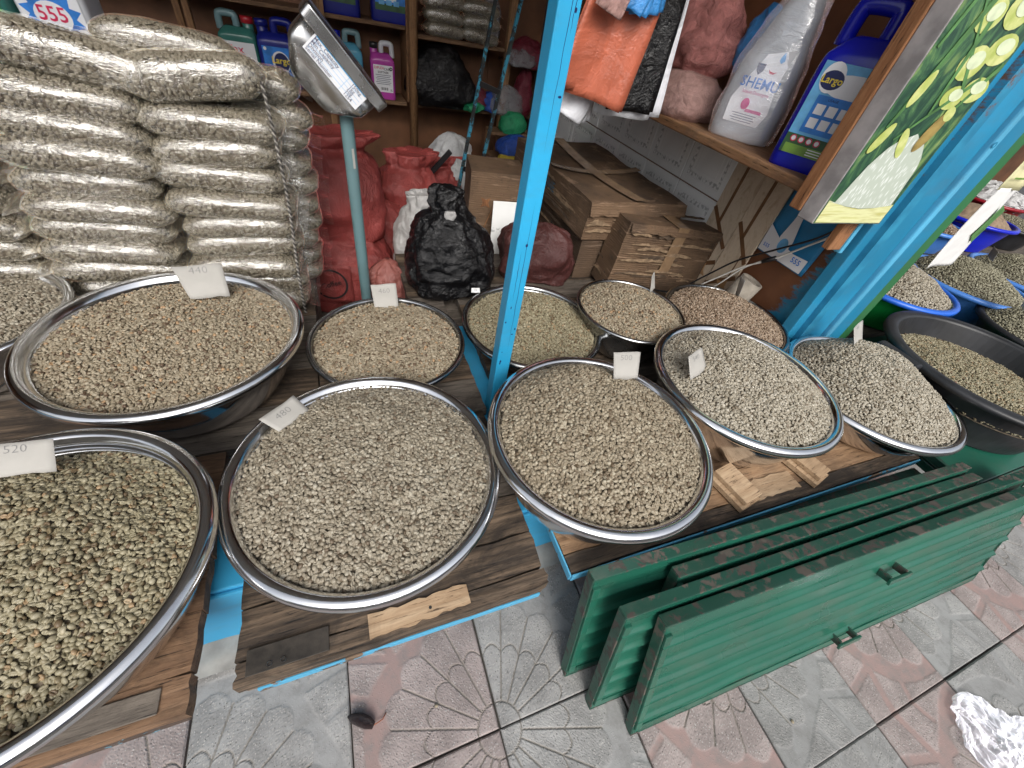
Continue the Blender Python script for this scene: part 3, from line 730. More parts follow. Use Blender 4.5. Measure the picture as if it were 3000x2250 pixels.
basin('small dull basin of tan beans priced 460 in front of the scale pole', .081, .93, .214, .408, mat='steel_dull', lip=.008)
heap('tan', 'heap of tan coffee beans carrying the tag 460', .081, .93, .197, .408, -.012, .026, (0, .1), 17)
basin('dull steel basin of greenish beans behind the blue post', .538, .955, .231, .405, mat='steel_dull', lip=.010)
heap('olive', 'heap of pale greenish beans behind the blue post', .538, .955, .210, .405, -.016, .030, (.1, .1), 18, size=.95)
basin('dark steel basin of tan beans in front of the cardboard boxes', .885, .925, .190, .450, mat='steel_dull', lip=.007)
heap('tan', 'peaked heap of tan beans in front of the cardboard boxes', .885, .925, .176, .450, -.010, .052, (.1, .1), 19)
basin('steel basin of brown beans against the blue brushed wall', 1.245, .84, .224, .444, mat='steel_dull', lip=.009)
heap('brown', 'rounded heap of brownish beans against the blue brushed wall', 1.245, .84, .205, .444, -.010, .058, (.0, .15), 20)
basin('steel basin half hidden beside the lowest plastic packs', -.853, 1.103, .216, .46, lip=.010)
heap('grey', 'heap of grey beans beside the lowest plastic packs', -.853, 1.103, .193, .46, -.030, .02, (.1, .1), 21)

# ================================================================== PRICE TAGS
def price_tag(txt, label, o, wd, ht, right, up, cut=.0, mat='paper', ink='pencil', tsz=.022, ty=.28, group='paper price tags', tx=0.0, bend=.004):
    r = Vector(right).normalized(); u = Vector(up); u = (u-r*u.dot(r)).normalized()
    nrm = r.cross(u)
    P = [(-wd/2+cut*wd, -ht/2), (wd/2, -ht/2+.04*ht), (wd/2-.02*wd, ht/2-.10*ht), (wd/2-.10*wd, ht/2), (-wd/2+.03*wd, ht/2-.01*ht), (-wd/2, ht/2-.12*ht)]
    def surf(a, b):                      # bilinear sheet bent about its middle
        x0 = -wd/2+cut*wd*(1-b); x = x0+(wd/2-x0)*a; y = -ht/2+ht*b
        if b == 1: y += ht*.05*mn.noise(Vector((a*3, wd*90, ht)))
        if b == 0: y += ht*.07*mn.noise(Vector((a*3.3, wd*70, 5)))
        return (x, y, bend*math.sin(a*3.1+wd*40)*(b-.3))
    vf = frame(grid(surf, 8, 6), (0, 0, 0), r, u)
    th = tag(part('price_tag', vf, M[mat], None, solid=.0006, smooth=True, loc=o), label, 'price tag', group)
    if txt:
        tv = text(txt, tsz, 'CENTER', -.018)
        tv = ([(p[0]*1.15+tx, p[1]+ty*ht, bend*math.sin(((p[0]+tx)/wd+.5)*3.1+wd*40)*(p[1]/ht+ty+.2)+.0009) for p in tv[0]], tv[1])
        part('lettering', frame(tv, (0, 0, 0), r, u), M[ink], th)
    return th
def facing(yaw, lean): # right / up of a tag turned by yaw and leaning back
    a = rad(yaw); l = rad(lean); return (math.cos(a), math.sin(a), 0), (-math.sin(a)*math.sin(l), math.cos(a)*math.sin(l), math.cos(l))
rt, upv = facing(6, 35); price_tag('440', 'torn paper tag marked 440 on the flat tan beans', (-.348, 1.085, .518), .105, .082, rt, upv, .2, tsz=.024, ty=.34)
rt, upv = facing(2, 25); price_tag('460', 'square paper tag marked 460 at the back of the small tan basin', (.093, 1.095, .438), .074, .078, rt, upv, .05, tsz=.020, ty=.22)
rt, upv = facing(42, 66); price_tag('480', 'narrow paper tag marked 480 leaning along the rim', (-.160, .640, .468), .082, .044, rt, upv, .1, tsz=.020, ty=.1)
rt, upv = facing(-10, 30); price_tag('500', 'paper tag marked 500 on the peak of the steep heap', (.560, .530, .590), .068, .062, rt, upv, .12, tsz=.018, ty=.28)
rt, upv = facing(-4, 48); price_tag('520', 'cut paper tag marked 520 on the large olive beans', (-.528, .580, .517), .105, .052, rt, upv, -.12, tsz=.018, ty=.30, tx=.004)
rt, upv = facing(20, 40); price_tag('540', 'slanting paper tag marked 540 on the pale grey heap', (.822, .553, .538), .072, .062, rt, upv, -.15, tsz=.019, ty=.22)
rt, upv = facing(38, 20); price_tag('400', 'small upright tag on the heap before the cardboard boxes', (.988, .985, .508), .050, .062, rt, upv, 0, tsz=.014, ty=.3)
rt, upv = facing(58, 12); price_tag('410', 'narrow upright tag on the brownish heap by the wall', (1.320, .905, .512), .045, .085, rt, upv, 0, tsz=.012, ty=.3)
rt, upv = facing(20, 35); price_tag('400', 'wide paper tag standing behind the tall pale heap', (1.505, .565, .535), .090, .085, rt, upv, 0, tsz=.014, ty=.36)
rt, upv = facing(-5, 25); price_tag('99', 'tiny white sticker on the rim behind the blue post', (.395, 1.140, .414), .030, .016, rt, upv, 0, mat='paperw', ink='pen_blue', tsz=.010, ty=0)

# ================================================================== GREEN SHUTTER PANELS
def shutter(label, x0, x1, ybase, ytop, ztop, yaw=0, handles=(), rib=5):
    W = math.hypot(ytop-ybase, ztop); lean = math.atan2(ytop-ybase, ztop)
    th = thing('shutter_panel', label, 'shutter panel', (x0, ybase, .001), (-lean, 0, rad(yaw)), 'green shutter panels leaning on the counter')
    L = x1-x0; d = .024                   # local: x along, z up the panel, y 0 = front face
    fw = .032
    part('frame_rail', box(0, L, -.002, d, W-.004, W), M['greenedge'], th, bevel=.0015)
    part('frame_rail', box(0, L, 0, d, 0, .004), M['greenedge'], th, bevel=.0015)
    part('frame_stile', box(0, .004, .0005, d, .0045, W-.0045), M['greenedge'], th, bevel=.0015)
    part('frame_stile', box(L-.004, L, .0005, d, .0045, W-.0045), M['greenedge'], th, bevel=.0015)
    part('rail_lip', box(.0045, L-.0045, .0008, .004, W-.030, W-.0045), M['green'], th, bevel=.001)
    part('rail_lip', box(.0045, L-.0045, .0008, .004, .0045, .026), M['green'], th, bevel=.001)
    part('stile_lip', box(.0045, .020, -.0045, .0035, .0265, W-.0305), M['green'], th, bevel=.001)
    z0, z1 = .0265, W-.0305; nz = 90
    def sheet(u, v):
        z = z0+(z1-z0)*v; ph = (v*rib) % 1.0
        y = .0034-.0092*(.5+.5*math.cos(min(1, abs(ph-.5)/.15)*math.pi))
        return (.0042+(L-.0084)*u, y+.0022*mn.noise(Vector((u*9, v*4, x0))), z)
    part('ribbed_sheet', grid(sheet, 24, nz), M['green'], th, smooth=True)
    for hx, hz, hw in handles:
        hp = part('handle', box(hx-hw/2, hx+hw/2, -.030, -.024, hz-.008, hz+.008), M['green'], th, bevel=.001)
        for s in (-1, 1):
            q = hx+s*hw*.36; part('bracket', box(q-.003, q+.003, -.0238, .003, hz-.009, hz+.011), M['greenedge'], hp, bevel=.001)
    return th
shutter('front green ribbed shutter panel with two handles leaning on the others', .455, 1.80, -.060, .070, .368, -2.0, ((.705, .285, .085), (.66, .055, .085)))
shutter('green ribbed shutter panel directly behind the front panel', .386, 1.82, .012, .104, .374, -1.7)
shutter('green ribbed panel with its worn brown end between two longer panels', .535, 1.612, .045, .137, .372, -1.8)
shutter('rearmost leaning green panel that starts farthest toward the blue gap', .356, 1.605, .088, .180, .380, -2.0)
shutter('low green panel with a bent handle under the blue counter edge', .80, 1.61, .185, .2025, .268, -1.0, ((.55, .225, .07),))

# ---- wedges under the basins
def wedge(label, x, y, rz, w_, l_):
    th = thing('wood_wedge', label, 'wood wedge', (x, y, ZT), (0, 0, rad(rz)), 'wood wedges under the basins')
    part('lower_block', box(-w_/2, w_/2, -l_/2, l_/2, .003, .019), M['w_fresh'], th, bevel=.0015)
    part('upper_block', box(-w_/2+.012, w_/2+.003, -l_/2+.006, l_/2, .0195, .034), M['w_fresh'], th, bevel=.0015)
wedge('pale wood wedge under the basin with the slanting tag', .862, .292, 10, .075, .11)
wedge('pale wood wedge propping the basin nearest the green iron table', 1.135, .290, 14, .070, .10)

# ================================================================== COFFEE PACKS
def pack_shape(seed, L=.285, W=.18, Hh=.070):
    def surf(th, ph, infl=0):
        e1, e2 = .46, .34
        cx = sgn(math.cos(ph), e1); x = (L/2+infl)*cx*sgn(math.cos(th), e2); y = (W/2+infl)*cx*sgn(math.sin(th), e2); z = (Hh/2+infl)*sgn(math.sin(ph), .8)
        s = Vector((x*9, y*9, z*16+seed*4.7))
        b = 1+.05*mn.noise(s)
        tp = 1-.28*max(0, abs(x)/(L/2)-.72)/.28        # pinched ends
        return Vector((x*(1+.015*mn.noise(s*1.7)), y*(1+.02*mn.noise(s*.8)), z*b*tp+.004*math.sin(x*14+seed)))
    return surf
def pack_meshes(seed, kind):
    S = pack_shape(seed); r = random.Random(seed)
    nth, nph = 40, 18
    def gridm(infl, wr):
        V, F = [], []
        for j in range(nph+1):
            ph = -math.pi/2+math.pi*j/nph
            for i in range(nth):
                p = S(2*math.pi*i/nth, max(-1.5, min(1.5, ph)), infl)
                if wr: p += Vector((0, 0, 0))+p.normalized()*wr*mn.fractal(p*38+Vector((seed*3, 0, 0)), .8, 2.1, 3)
                V.append(tuple(p))
        for j in range(nph): F += [(j*nth+i, j*nth+(i+1) % nth, (j+1)*nth+(i+1) % nth, (j+1)*nth+i) for i in range(nth)]
        return V, F
    core = gridm(-.006, 0); flm = gridm(.0022, .0016)
    # crimped end seals and the folded front seam of the bag
    def seal(sx):
        def f(u, v):
            y = (v-.5)*.155; x = sx*(.134+.040*u); return (x, y, .010*math.sin(y*40+seed)*(u)+.004*mn.noise(Vector((x*60, y*60, seed)))-.008*u)
        return grid(f, 4, 16)
    flm = join(flm, seal(-1), seal(1))
    pts = []
    Vc = [Vector(p) for p in gridm(-.0015, 0)[0]]; Fc = core[1]
    A = []; 
    for f in Fc: A.append(((Vc[f[1]]-Vc[f[0]]).cross(Vc[f[3]]-Vc[f[0]])).length)
    tot = sum(A); dens = 1.0/(.0062**2)
    for f, a in zip(Fc, A):
        n = a*dens; k = int(n)+(1 if r.random() < n-int(n) else 0)
        c = (Vc[f[0]]+Vc[f[1]]+Vc[f[2]]+Vc[f[3]])/4
        if c.y > .035 and c.z < .02: continue
        nr_ = (Vc[f[1]]-Vc[f[0]]).cross(Vc[f[3]]-Vc[f[0]])
        if nr_.dot(c) < 0: nr_ = -nr_
        if nr_.length < 1e-12: continue
        for _ in range(k):
            u, v = r.random(), r.random(); p = Vc[f[0]]*(1-u)*(1-v)+Vc[f[1]]*u*(1-v)+Vc[f[2]]*u*v+Vc[f[3]]*(1-u)*v
            q = bean_rot(nr_, r, .5, 18); s = r.uniform(.85, 1.08)
            pts.append((tuple(p-nr_.normalized()*r.uniform(.001, .004)), tuple(q.to_euler()), (s, s, s), min(1, max(0, r.gauss(.5, .2)))))
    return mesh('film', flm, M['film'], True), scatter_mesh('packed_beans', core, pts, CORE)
PK = [pack_meshes(s, 'grey') for s in (1, 2, 3)]
prnd = random.Random(9)
ORD = ['top', 'second', 'third', 'fourth', 'fifth', 'sixth', 'seventh', 'eighth', 'ninth', 'tenth', 'eleventh', 'twelfth']
def pack(label, x, y, z, rz=0, ry=0, rx=0, s=(1, 1, 1), group='clear packs of coffee beans', flip=False):
    th = thing('coffee_pack', label, 'coffee pack', (x, y, z), (rad(rx), rad(ry), rad(rz)), group)
    th.scale = (-s[0] if flip else s[0], s[1], s[2]) if False else s
    k = prnd.randrange(3)
    put('film', PK[k][0], th); o = put('packed_beans', PK[k][1], th); o['kind'] = 'stuff'
    md = o.modifiers.new('beans', 'NODES'); md.node_group = SG['packed']
def column(name, x, y, n, z0=.305, dz=.0585, ry=0, dx=0, top_extra=0, jit=.010, s=(1, 1, 1)):
    for i in range(n):
        k = n-1-i
        pack(f'clear coffee bean pack, {ORD[k] if k else "topmost"}{" from the top" if k else ""} of the {name}', x+dx*i+prnd.uniform(-jit, jit), y+prnd.uniform(-.012, .012), z0+.033+dz*i,
             prnd.uniform(-4, 4), ry+prnd.uniform(-1.6, 1.6), prnd.uniform(-5, 3), (s[0]*prnd.uniform(.96, 1.05), s[1], s[2]*prnd.uniform(.98, 1.08)))
column('column beside the rope', -.272, 1.325, 9, dz=.0605, dx=.0012)
pack('fat clear coffee bean pack lying uppermost above the rope column', -.265, 1.335, .905, 4, -9, -6, (.98, 1.0, 1.30))
column('middle column of the pile', -.582, 1.325, 10, dz=.0572, ry=4, dx=.0075)
pack('bulging clear coffee bean pack lying across the very top of the pile', -.475, 1.345, .915, -3, 7, -8, (1.25, 1.0, 1.2))
column('outer column away from the scale', -.885, 1.345, 9, dz=.060, ry=5, dx=.006)
column('rear column behind the rope', -.215, 1.505, 10, dz=.059, dx=.002)
column('rear column behind the middle packs', -.51, 1.515, 10, dz=.059)
pack('clear coffee bean pack poking out behind the top of the pile', -.33, 1.49, .935, 3, 4, -6)

# ---- twisted rope round the pile
def strand(ph):
    P = []
    for i in range(330):
        t = i/329; z = .92-.62*t; a = t*260+ph
        x = -.128-.012*t+.008*math.sin(t*5); y = 1.232+.05*max(0, .25-t)*4*.5
        P.append((x+.0022*math.cos(a), y+.0022*math.sin(a), z))
    return tube(P, .0022, 6)
rp = thing('rope', 'grey twisted rope hanging down the edge of the pack pile', 'rope', (0, 0, 0))
part('strand', strand(0), M['rope'], rp, smooth=True); part('strand', strand(math.pi), M['rope_d'], rp, smooth=True)

# ================================================================== SCALE
scl_ = thing('weighing_scale', 'steel weighing scale head on a grey-blue pole behind the small tan basin', 'scale', (.052, 1.42, -.02))
part('pole', shift(lathe([(.0001, 0), (.0185, 0), (.0185, .875), (.0001, .875)], 32), (0, 0, 0)), M['pole'], scl_, smooth=False, bevel=.001)
part('sticker', frame(rect(.007, .055), (.0075, -.0176, .745), (1, .42, 0), (0, 0, 1)), M['paper'], scl_)
hm = Matrix.Translation((.003, 0, .980)) @ Matrix.Rotation(rad(48.5), 4, 'Y')
def sect(z, a0, a1, b, e=7):  # section along the housing depth
    return ((a0+a1)/2, 0, z, (a1-a0)/2, b, e)
part('display_plate', xf(loft([sect(-.004, -.122, .127, .088, 14), sect(.024, -.124, .129, .090, 14), sect(.028, -.119, .124, .085, 14)], 64), hm), M['steel_scale'], scl_, bevel=.002)
hs_ = part('housing', xf(loft([sect(-.0045, -.112, .114, .0765, 11), sect(-.050, -.110, .112, .0755, 10), sect(-.060, -.107, .108, .0735, 9), sect(-.108, -.066, .064, .0500, 8), sect(-.116, -.056, .054, .0430, 7), sect(-.119, -.044, .042, .0330, 6)], 72), hm), M['steel_scale'], scl_, smooth=True)
lo = Vector((.004, -.0778, -.0275))
lab_r, lab_u = Vector((1, 0, 0)), Vector((0, -.022, 1)).normalized()
def onlabel(vf, dz=0.0):
    v = frame(vf, lo+Vector((0, -.0002-dz, 0)), lab_r, lab_u); return xf(v, hm)
lb = part('rating_label', onlabel(rect(.160, .043)), M['l_white'], hs_)
for k, (a, b) in enumerate((('Max. Capacity', '150kg'), ('Min Capacity', '1kg'), ('Division', '50g'), ('Serial Number', '1254'))):
    y = .0145-k*.0098
    part('lettering', onlabel(shift(text(a, .0125, 'LEFT', .012), (-.076, y, 0)), .0006), M['l_lines'], hs_)
    part('lettering', onlabel(shift(text(b, .0125, 'LEFT', .008), (.036, y, 0)), .0006), M['l_lines'], hs_)
    if k: part('rule_line', onlabel(rect(.148, .0007, 0, y+.0049), .0006), M['l_sky'], hs_)
part('rule_line', onlabel(rect(.0007, .039, .024, 0), .0006), M['l_sky'], hs_)
part('rule_line', onlabel(rect(.150, .0025, 0, .0205), .0005), M['l_sky'], hs_)

# ================================================================== JUGS
def jug_parts(th, wd, dp, ht, mat, cap, hollow_handle=True, neck=-1, handle_mat=None):
    b = ht*.70
    rings = interp([(0, 0, 0, wd*.47, dp*.46, 5), (0, 0, .008, wd*.5, dp*.5, 6), (0, 0, b*.5, wd*.5, dp*.5, 7), (0, 0, b*.94, wd*.5, dp*.5, 7), (neck*wd*.02, 0, b*1.06, wd*.46, dp*.46, 5), (neck*wd*.05, 0, b*1.15, wd*.38, dp*.34, 4), (neck*wd*.06, 0, b*1.18, wd*.33, dp*.26, 3)], 26)
    bd = part('body', loft(rings, 44), mat, th, smooth=True)
    nx = neck*wd*.32
    part('neck', shift(lathe([(dp*.20, b*1.02), (dp*.20, ht*.90), (dp*.19, ht*.905)], 20), (nx, 0, 0)), mat, th, smooth=True)
    part('cap', shift(lathe([(.0001, ht*.99), (dp*.21, ht*.985), (dp*.235, ht*.975), (dp*.235, ht*.89), (dp*.2, ht*.888)], 24), (nx, 0, 0)), cap, th, smooth=True)
    s = -neck; x0, x1 = -s*wd*.02, s*wd*.40
    pts = [(x0, 0, b*1.12), (x0, 0, ht*.93), (x0+s*wd*.05, 0, ht*.985), (x1-s*wd*.07, 0, ht*.985), (x1, 0, ht*.94), (x1+s*wd*.02, 0, b*1.08)]
    P = [tuple(r[:3]) for r in interp([(*p, 1, 1, 2) for p in pts], 22)]
    part('handle', [(lambda v: (v[0], [f for f in v[1]]))(tube(P, dp*.135, 12))][0], handle_mat or mat, th, smooth=True)
    return bd
def face(vf, dp, z, x=0, e=.0006): return frame(vf, (x, -dp/2-e, z), (1, 0, 0), (0, 0, 1))
JG = 'detergent jugs on the shelves'
def jug(label, x, y, z, wd, dp, ht, mat, cap, rz=0, neck=-1, hm_=None):
    th = thing('detergent_jug', label, 'jug', (x, y, z), (0, 0, rad(rz)), JG); jug_parts(th, wd, dp, ht, mat, cap, neck=neck, handle_mat=hm_)
    return th
SH1, SH2 = .545, .918
# green jug with a red cap
j = jug('green jug with a red cap and a white label reading Ajax', -.395, 3.26, SH1, .185, .13, .30, M['j_green'], M['cap_red'], -4, 1, M['j_teal'])
l = part('label', face(rect(.16, .145), .13, .115), M['l_white'], j)
part('lettering', face(shift(text('Ajax', .052, 'LEFT', .012), (-.072, 0, 0)), .13, .155, e=.0014), M['l_red'], l)
part('label_panel', face(rect(.16, .062), .13, .075, e=.0012), M['l_green'], l)
for k in range(4): part('picture', face(rect(.018, .022), .13, .088-(k // 2)*.028, -.060+(k % 2)*.024, .0018), M['l_grass'], l)
for k in range(4): part('print_line', face(rect(.085, .003), .13, .095-k*.011, .028, .0018), M['l_white'], l)
# navy jug Largo
def largo(j, dp, wd=.15, ht=.15, z=.115):
    l = part('label', face(rect(wd, ht), dp, z), M['l_blue'], j)
    part('swirl', face(disc(.045, 0, 0, ry=.05), dp, z+.008, .01, .0011), M['l_white'], l)
    part('badge', face(disc(.038, 0, 0, ry=.043), dp, z+.008, .014, .0017), M['l_navy'], l)
    part('lettering', face(text('Largo', .042, 'CENTER', .014), dp, z+.015, .012, .0024), M['l_yel'], l)
    part('lettering', face(text('100+', .030, 'CENTER', .004), dp, z-.028, .005, .0024), M['l_white'], l)
    part('grass_print', face(rect(wd, .022), dp, z-ht/2+.011, 0, .0012), M['l_dkgreen'], l)
    part('cap_print', face(disc(.008), dp, z+ht/2-.012, -wd/2+.015, .0012), M['l_white'], l)
j = jug('navy blue jug reading Largo beside the steel scale head', -.205, 3.24, SH1, .195, .14, .30, M['j_blue'], M['j_blue'], -3, -1); largo(j, .14)
jug('pale blue jug with a blue cap half hidden by the scale head', .165, 3.27, SH1, .17, .12, .30, M['j_lblue'], M['j_royal'], 0, -1, M['j_teal'])
# pink softener
j = jug('pink jug with a black cap and a white SOFTNER label', .362, 3.22, SH1, .142, .105, .275, M['j_pink'], M['cap_black'], -3, -1, M['j_white'])
l = part('label', face(rect(.112, .135), .105, .105), M['l_white'], j)
part('lettering', face(shift(text('DIPLEX', .018, 'LEFT', .01), (-.052, 0, 0)), .105, .158, e=.0014), M['l_red'], l)
part('lettering', face(shift(text('CARE', .018, 'LEFT', .01), (.004, -.004, 0)), .105, .158, e=.0014), M['ink'], l)
part('emblem', face(ringg(.0045, .009, 0, 0, n=16), .105, .158, .046, .0014), M['ink'], l)
part('lettering', face(text('SOFTNER', .015, 'CENTER', .012), .105, .137, 0, .0014), M['ink'], l)
for k in range(6): part('print_line', face(rect(.09-.012*(k % 2), .0028), .105, .124-k*.009, 0, .0014), M['l_lines'], l)
for k in range(9): part('barcode', face(rect(.0016+.001*(k % 3), .014), .105, .055, -.016+k*.0048, .0014), M['ink'], l)
part('lettering', face(text('5L', .014, 'CENTER', .01), .105, .050, .045, .0014), M['ink'], l)
# upper shelf navy jugs
for x, tx_ in ((.150, 'navy jug on the upper shelf nearer the wooden strut'), (.425, 'navy jug on the upper shelf nearer the round post')):
    j = jug(tx_, x, 3.24, SH2, .215, .14, .31, M['j_blue'], M['j_blue'], -3, -1)
    l = part('label', face(rect(.17, .15), .14, .125), M['l_blue'], j)
    part('label_panel', face(rect(.17, .03), .14, .065, 0, .0012), M['l_dkgreen'], l); part('label_panel', face(rect(.10, .06), .14, .12, -.02, .0012), M['l_white'], l)
    for k in range(3): part('picture', face(rect(.03, .022), .14, .085, -.05+k*.04, .0018), M['l_sky'], l)
# jugs behind the packs
j = jug('green jug reading Ajax standing behind the pack pile', -1.02, 2.30, .735, .22, .14, .33, M['j_green'], M['cap_red'], -6, -1)
l = part('label', face(rect(.19, .19), .14, .15), M['l_green'], j)
part('label_panel', face(rect(.19, .07), .14, .205, 0, .0012), M['l_white'], l)
part('lettering', face(text('Ajax', .075, 'CENTER', .012), .14, .205, 0, .0018), M['l_red'], l)
part('picture', face(disc(.025), .14, .115, 0, .0014), M['l_yel'], l); part('picture', face(disc(.02), .14, .11, .05, .0014), M['l_grass'], l)
j = jug('white detergent tub reading 555 standing behind the pack pile', -.80, 2.30, .735, .20, .14, .32, M['j_white'], M['j_blue'], -6, 1)
l = part('label', face(rect(.17, .17), .14, .13), M['l_white'], j)
star = [((.085 if i % 2 else .062)*math.cos(i*math.pi/12), (.078 if i % 2 else .055)*math.sin(i*math.pi/12)) for i in range(24)]
part('burst', face(poly(star), .14, .125, 0, .0012), M['l_blue'], l); part('burst', face(disc(.05, ry=.04), .14, .125, 0, .0016), M['l_white'], l)
part('lettering', face(text('555', .055, 'CENTER', .014), .14, .13, 0, .0022), M['l_red'], l)
st = thing('shelf_stand', 'low brown shelf behind the pack pile carrying two detergent jugs', 'shelf', (-.9, 2.3, .015))
part('shelf_board', box(-.35, .35, -.12, .12, .69, .7195), M['w_shelf'], st, bevel=.002)
for x in (-.33, .33): part('side_board', box(x-.012, x+.012, -.12, .12, -.035, .6895), M['w_up'], st, bevel=.002)

# ================================================================== BACK SHELVES
su = thing('back_shelving', 'rough wooden shelves fixed along the brown back wall', 'shelves', (0, 3.2, 0))
part('shelf_board', box(-1.6, .495, -.05, .205, SH1-.022, SH1-.001), M['w_shelf'], su, bevel=.002)
part('shelf_board', box(-1.6, .495, -.05, .205, SH2-.020, SH2-.001), M['w_shelf'], su, bevel=.002)
part('shelf_board', box(.56, 1.46, -.05, .205, SH1-.022, SH1-.001), M['w_shelf'], su, bevel=.002)
part('shelf_board', box(.56, 1.12, -.05, .205, .870, .891), M['w_shelf'], su, bevel=.002)
part('shelf_board', box(1.17, 1.46, -.05, .205, .80, .82), M['w_shelf'], su, bevel=.002)
for x, w_ in ((-.62, .030), (-.58, .028), (.045, .034)): part('upright', box(x-w_/2, x+w_/2, -.085, -.0515, 0 if x < 0 else .30, 2.0), M['w_up'], su, bevel=.003)
part('upright', box(.50, .555, -.045, .20, .545, 2.0), M['w_up'], su, bevel=.003)
part('upright', box(1.122, 1.165, -.07, -.03, 0, 2.0), M['w_up'], su, bevel=.003)
part('round_post', shift(lathe([(.0001, .28), (.027, .28), (.025, 2.0), (.0001, 2.0)], 20), (.535, -.075, 0)), M['w_up'], su, smooth=True)
k = 0
for c_, x in (('by the round post', .72), ('away from the round post', .945)):
    for i in range(3):
        pack(f'small coffee pack, {("lowest", "middle", "topmost")[i]} in the shelf stack {c_}', x+prnd.uniform(-.012, .012), 3.20, .891+.033+.062*i, prnd.uniform(-5, 5), prnd.uniform(-3, 3), 0, (.84, 1, 1.05), group='coffee packs on the upper shelf')

def blob(name, label, cat, x, y, z, keys, mat, amp=.012, freq=9, seed=1, n=44, m=28, folds=None, ridged=False, group=None, rz=0):
    return single(name, loft(interp(keys, m), n, amp, freq, seed, folds, ridged=ridged), M[mat], label, cat, (x, y, z), (0, 0, rad(rz)), group, smooth=True)
neckf = lambda t, a: (.13*math.sin(a*9+3*t)+.06*math.sin(a*17-5*t))*max(0, (t-.55)/.45)+.012*math.sin(a*6+t*9)
blob('plastic_bag', 'large crumpled black bag lying on the back shelf below the shelf packs', 'bag', .735, 3.20, SH1, [(0, 0, 0, .20, .10, 2.4), (0, 0, .06, .235, .13, 2.6), (-.02, 0, .17, .20, .12, 2.4), (-.02, 0, .27, .12, .09, 2.2), (-.03, 0, .315, .03, .03, 2)], 'blackbag', .04, 8, 3, ridged=True)

# ================================================================== SACKS
def sack(label, x, y, z, wx, wy, h, mat, seed, rz=0, top='ruffle', name='sack', group='woven sacks on the shop floor', parts=()):
    keys = [(0, 0, 0, wx*.42, wy*.40, 3.2), (0, 0, h*.06, wx*.49, wy*.48, 3.4), (0, 0, h*.35, wx*.52, wy*.52, 3.2), (0, 0, h*.68, wx*.49, wy*.47, 3), (0, 0, h*.82, wx*.40, wy*.36, 2.6)]
    if top == 'ruffle': keys += [(.01, 0, h*.88, wx*.34, wy*.24, 2.4), (.02, 0, h*.94, wx*.40, wy*.26, 2.3), (.02, 0, h*1.0, wx*.44, wy*.24, 2.3), (.02, 0, h*.985, wx*.30, wy*.12, 2.3)]
    else: keys += [(0, 0, h*.93, wx*.26, wy*.22, 2.4), (0, 0, h, wx*.05, wy*.05, 2)]
    return single(name, loft(interp(keys, 60), 90, .030, 8, seed, neckf), M[mat], label, 'sack', (x, y, z), (0, 0, rad(rz)), group, smooth=True)
sack('bulging red woven sack lying beneath the open red sack behind the pole', -.01, 1.86, -.02, .40, .36, .34, 'redsack', 2, 3, 'flat')
s1 = sack('open-topped red woven sack standing on another red sack behind the pole', -.035, 1.93, .25, .42, .30, .41, 'redsack', 1, -2)
sack('red woven sack beside the scale pole foot next to the pack pile', -.24, 1.78, -.02, .22, .24, .42, 'redsack', 5, 10, 'flat')
sack('crumpled red woven sack farther back behind the white bundle', .36, 2.30, -.02, .36, .30, .52, 'redsack', 6, 15)
sack('small folded red sack wedged against the brown back wall', .56, 2.55, -.02, .30, .26, .45, 'redsack', 7, -10)
sack('red sack at the foot of the white bundle', .20, 2.05, -.02, .26, .24, .36, 'redsack', 17, -10, 'flat')
sack('tall white woven sack with folds standing beneath the ladder', .66, 2.62, -.02, .32, .28, .545, 'whitesack', 8, 8, 'flat')
sack('white cloth bundle with crumpled top beside the black bag', .315, 1.74, -.02, .20, .20, .53, 'greysack', 9, 20)
sack('low white bag behind the black bag below the ladder', .50, 1.90, -.02, .26, .22, .42, 'whitesack', 10, -15, 'flat')
sack('pale pink woven sack low behind the small tan basin', .145, 1.50, -.02, .16, .16, .36, 'pinksack', 12, 5, 'flat')
sack('brownish red woven sack slumped against the cardboard boxes', 0.735, 1.40, .30, .30, .18, .235, 'brownsack', 13, -18, 'flat')
# the printed stamp on the lower red sack
def arc_text(s, r, a0, a1, size):
    out = []
    for k, ch in enumerate(s):
        a = a0+(a1-a0)*k/(len(s)-1); vf = text(ch, size, 'CENTER', .01); ca, sa = math.cos(a-math.pi/2), math.sin(a-math.pi/2)
        out.append(([(p[0]*ca-p[1]*sa+r*math.cos(a), p[0]*sa+p[1]*ca+r*math.sin(a), 0) for p in vf[0]], vf[1]))
    return join(*out)
stamp = thing('sack_stamp_panel', 'round black stamp printed on a red cloth patch of the lower sack', 'printed patch', (-.075, 1.672, .14), (rad(-6), 0, rad(-10)))
part('cloth', grid(lambda u, v: ((u-.5)*.17, .004*mn.noise(Vector((u*4, v*4, 2))), (v-.5)*.17), 10, 10), M['redsack'], stamp, smooth=True, solid=.002)
part('stamp_ring', frame(ringg(.060, .068), (0, -.0065, 0), (1, 0, 0), (0, 0, 1)), M['ink'], stamp)
part('lettering', frame(text('Coffee', .032, 'CENTER', .01), (0, -.0065, 0), (.94, 0, .3), (-.3, 0, .94)), M['ink'], stamp)

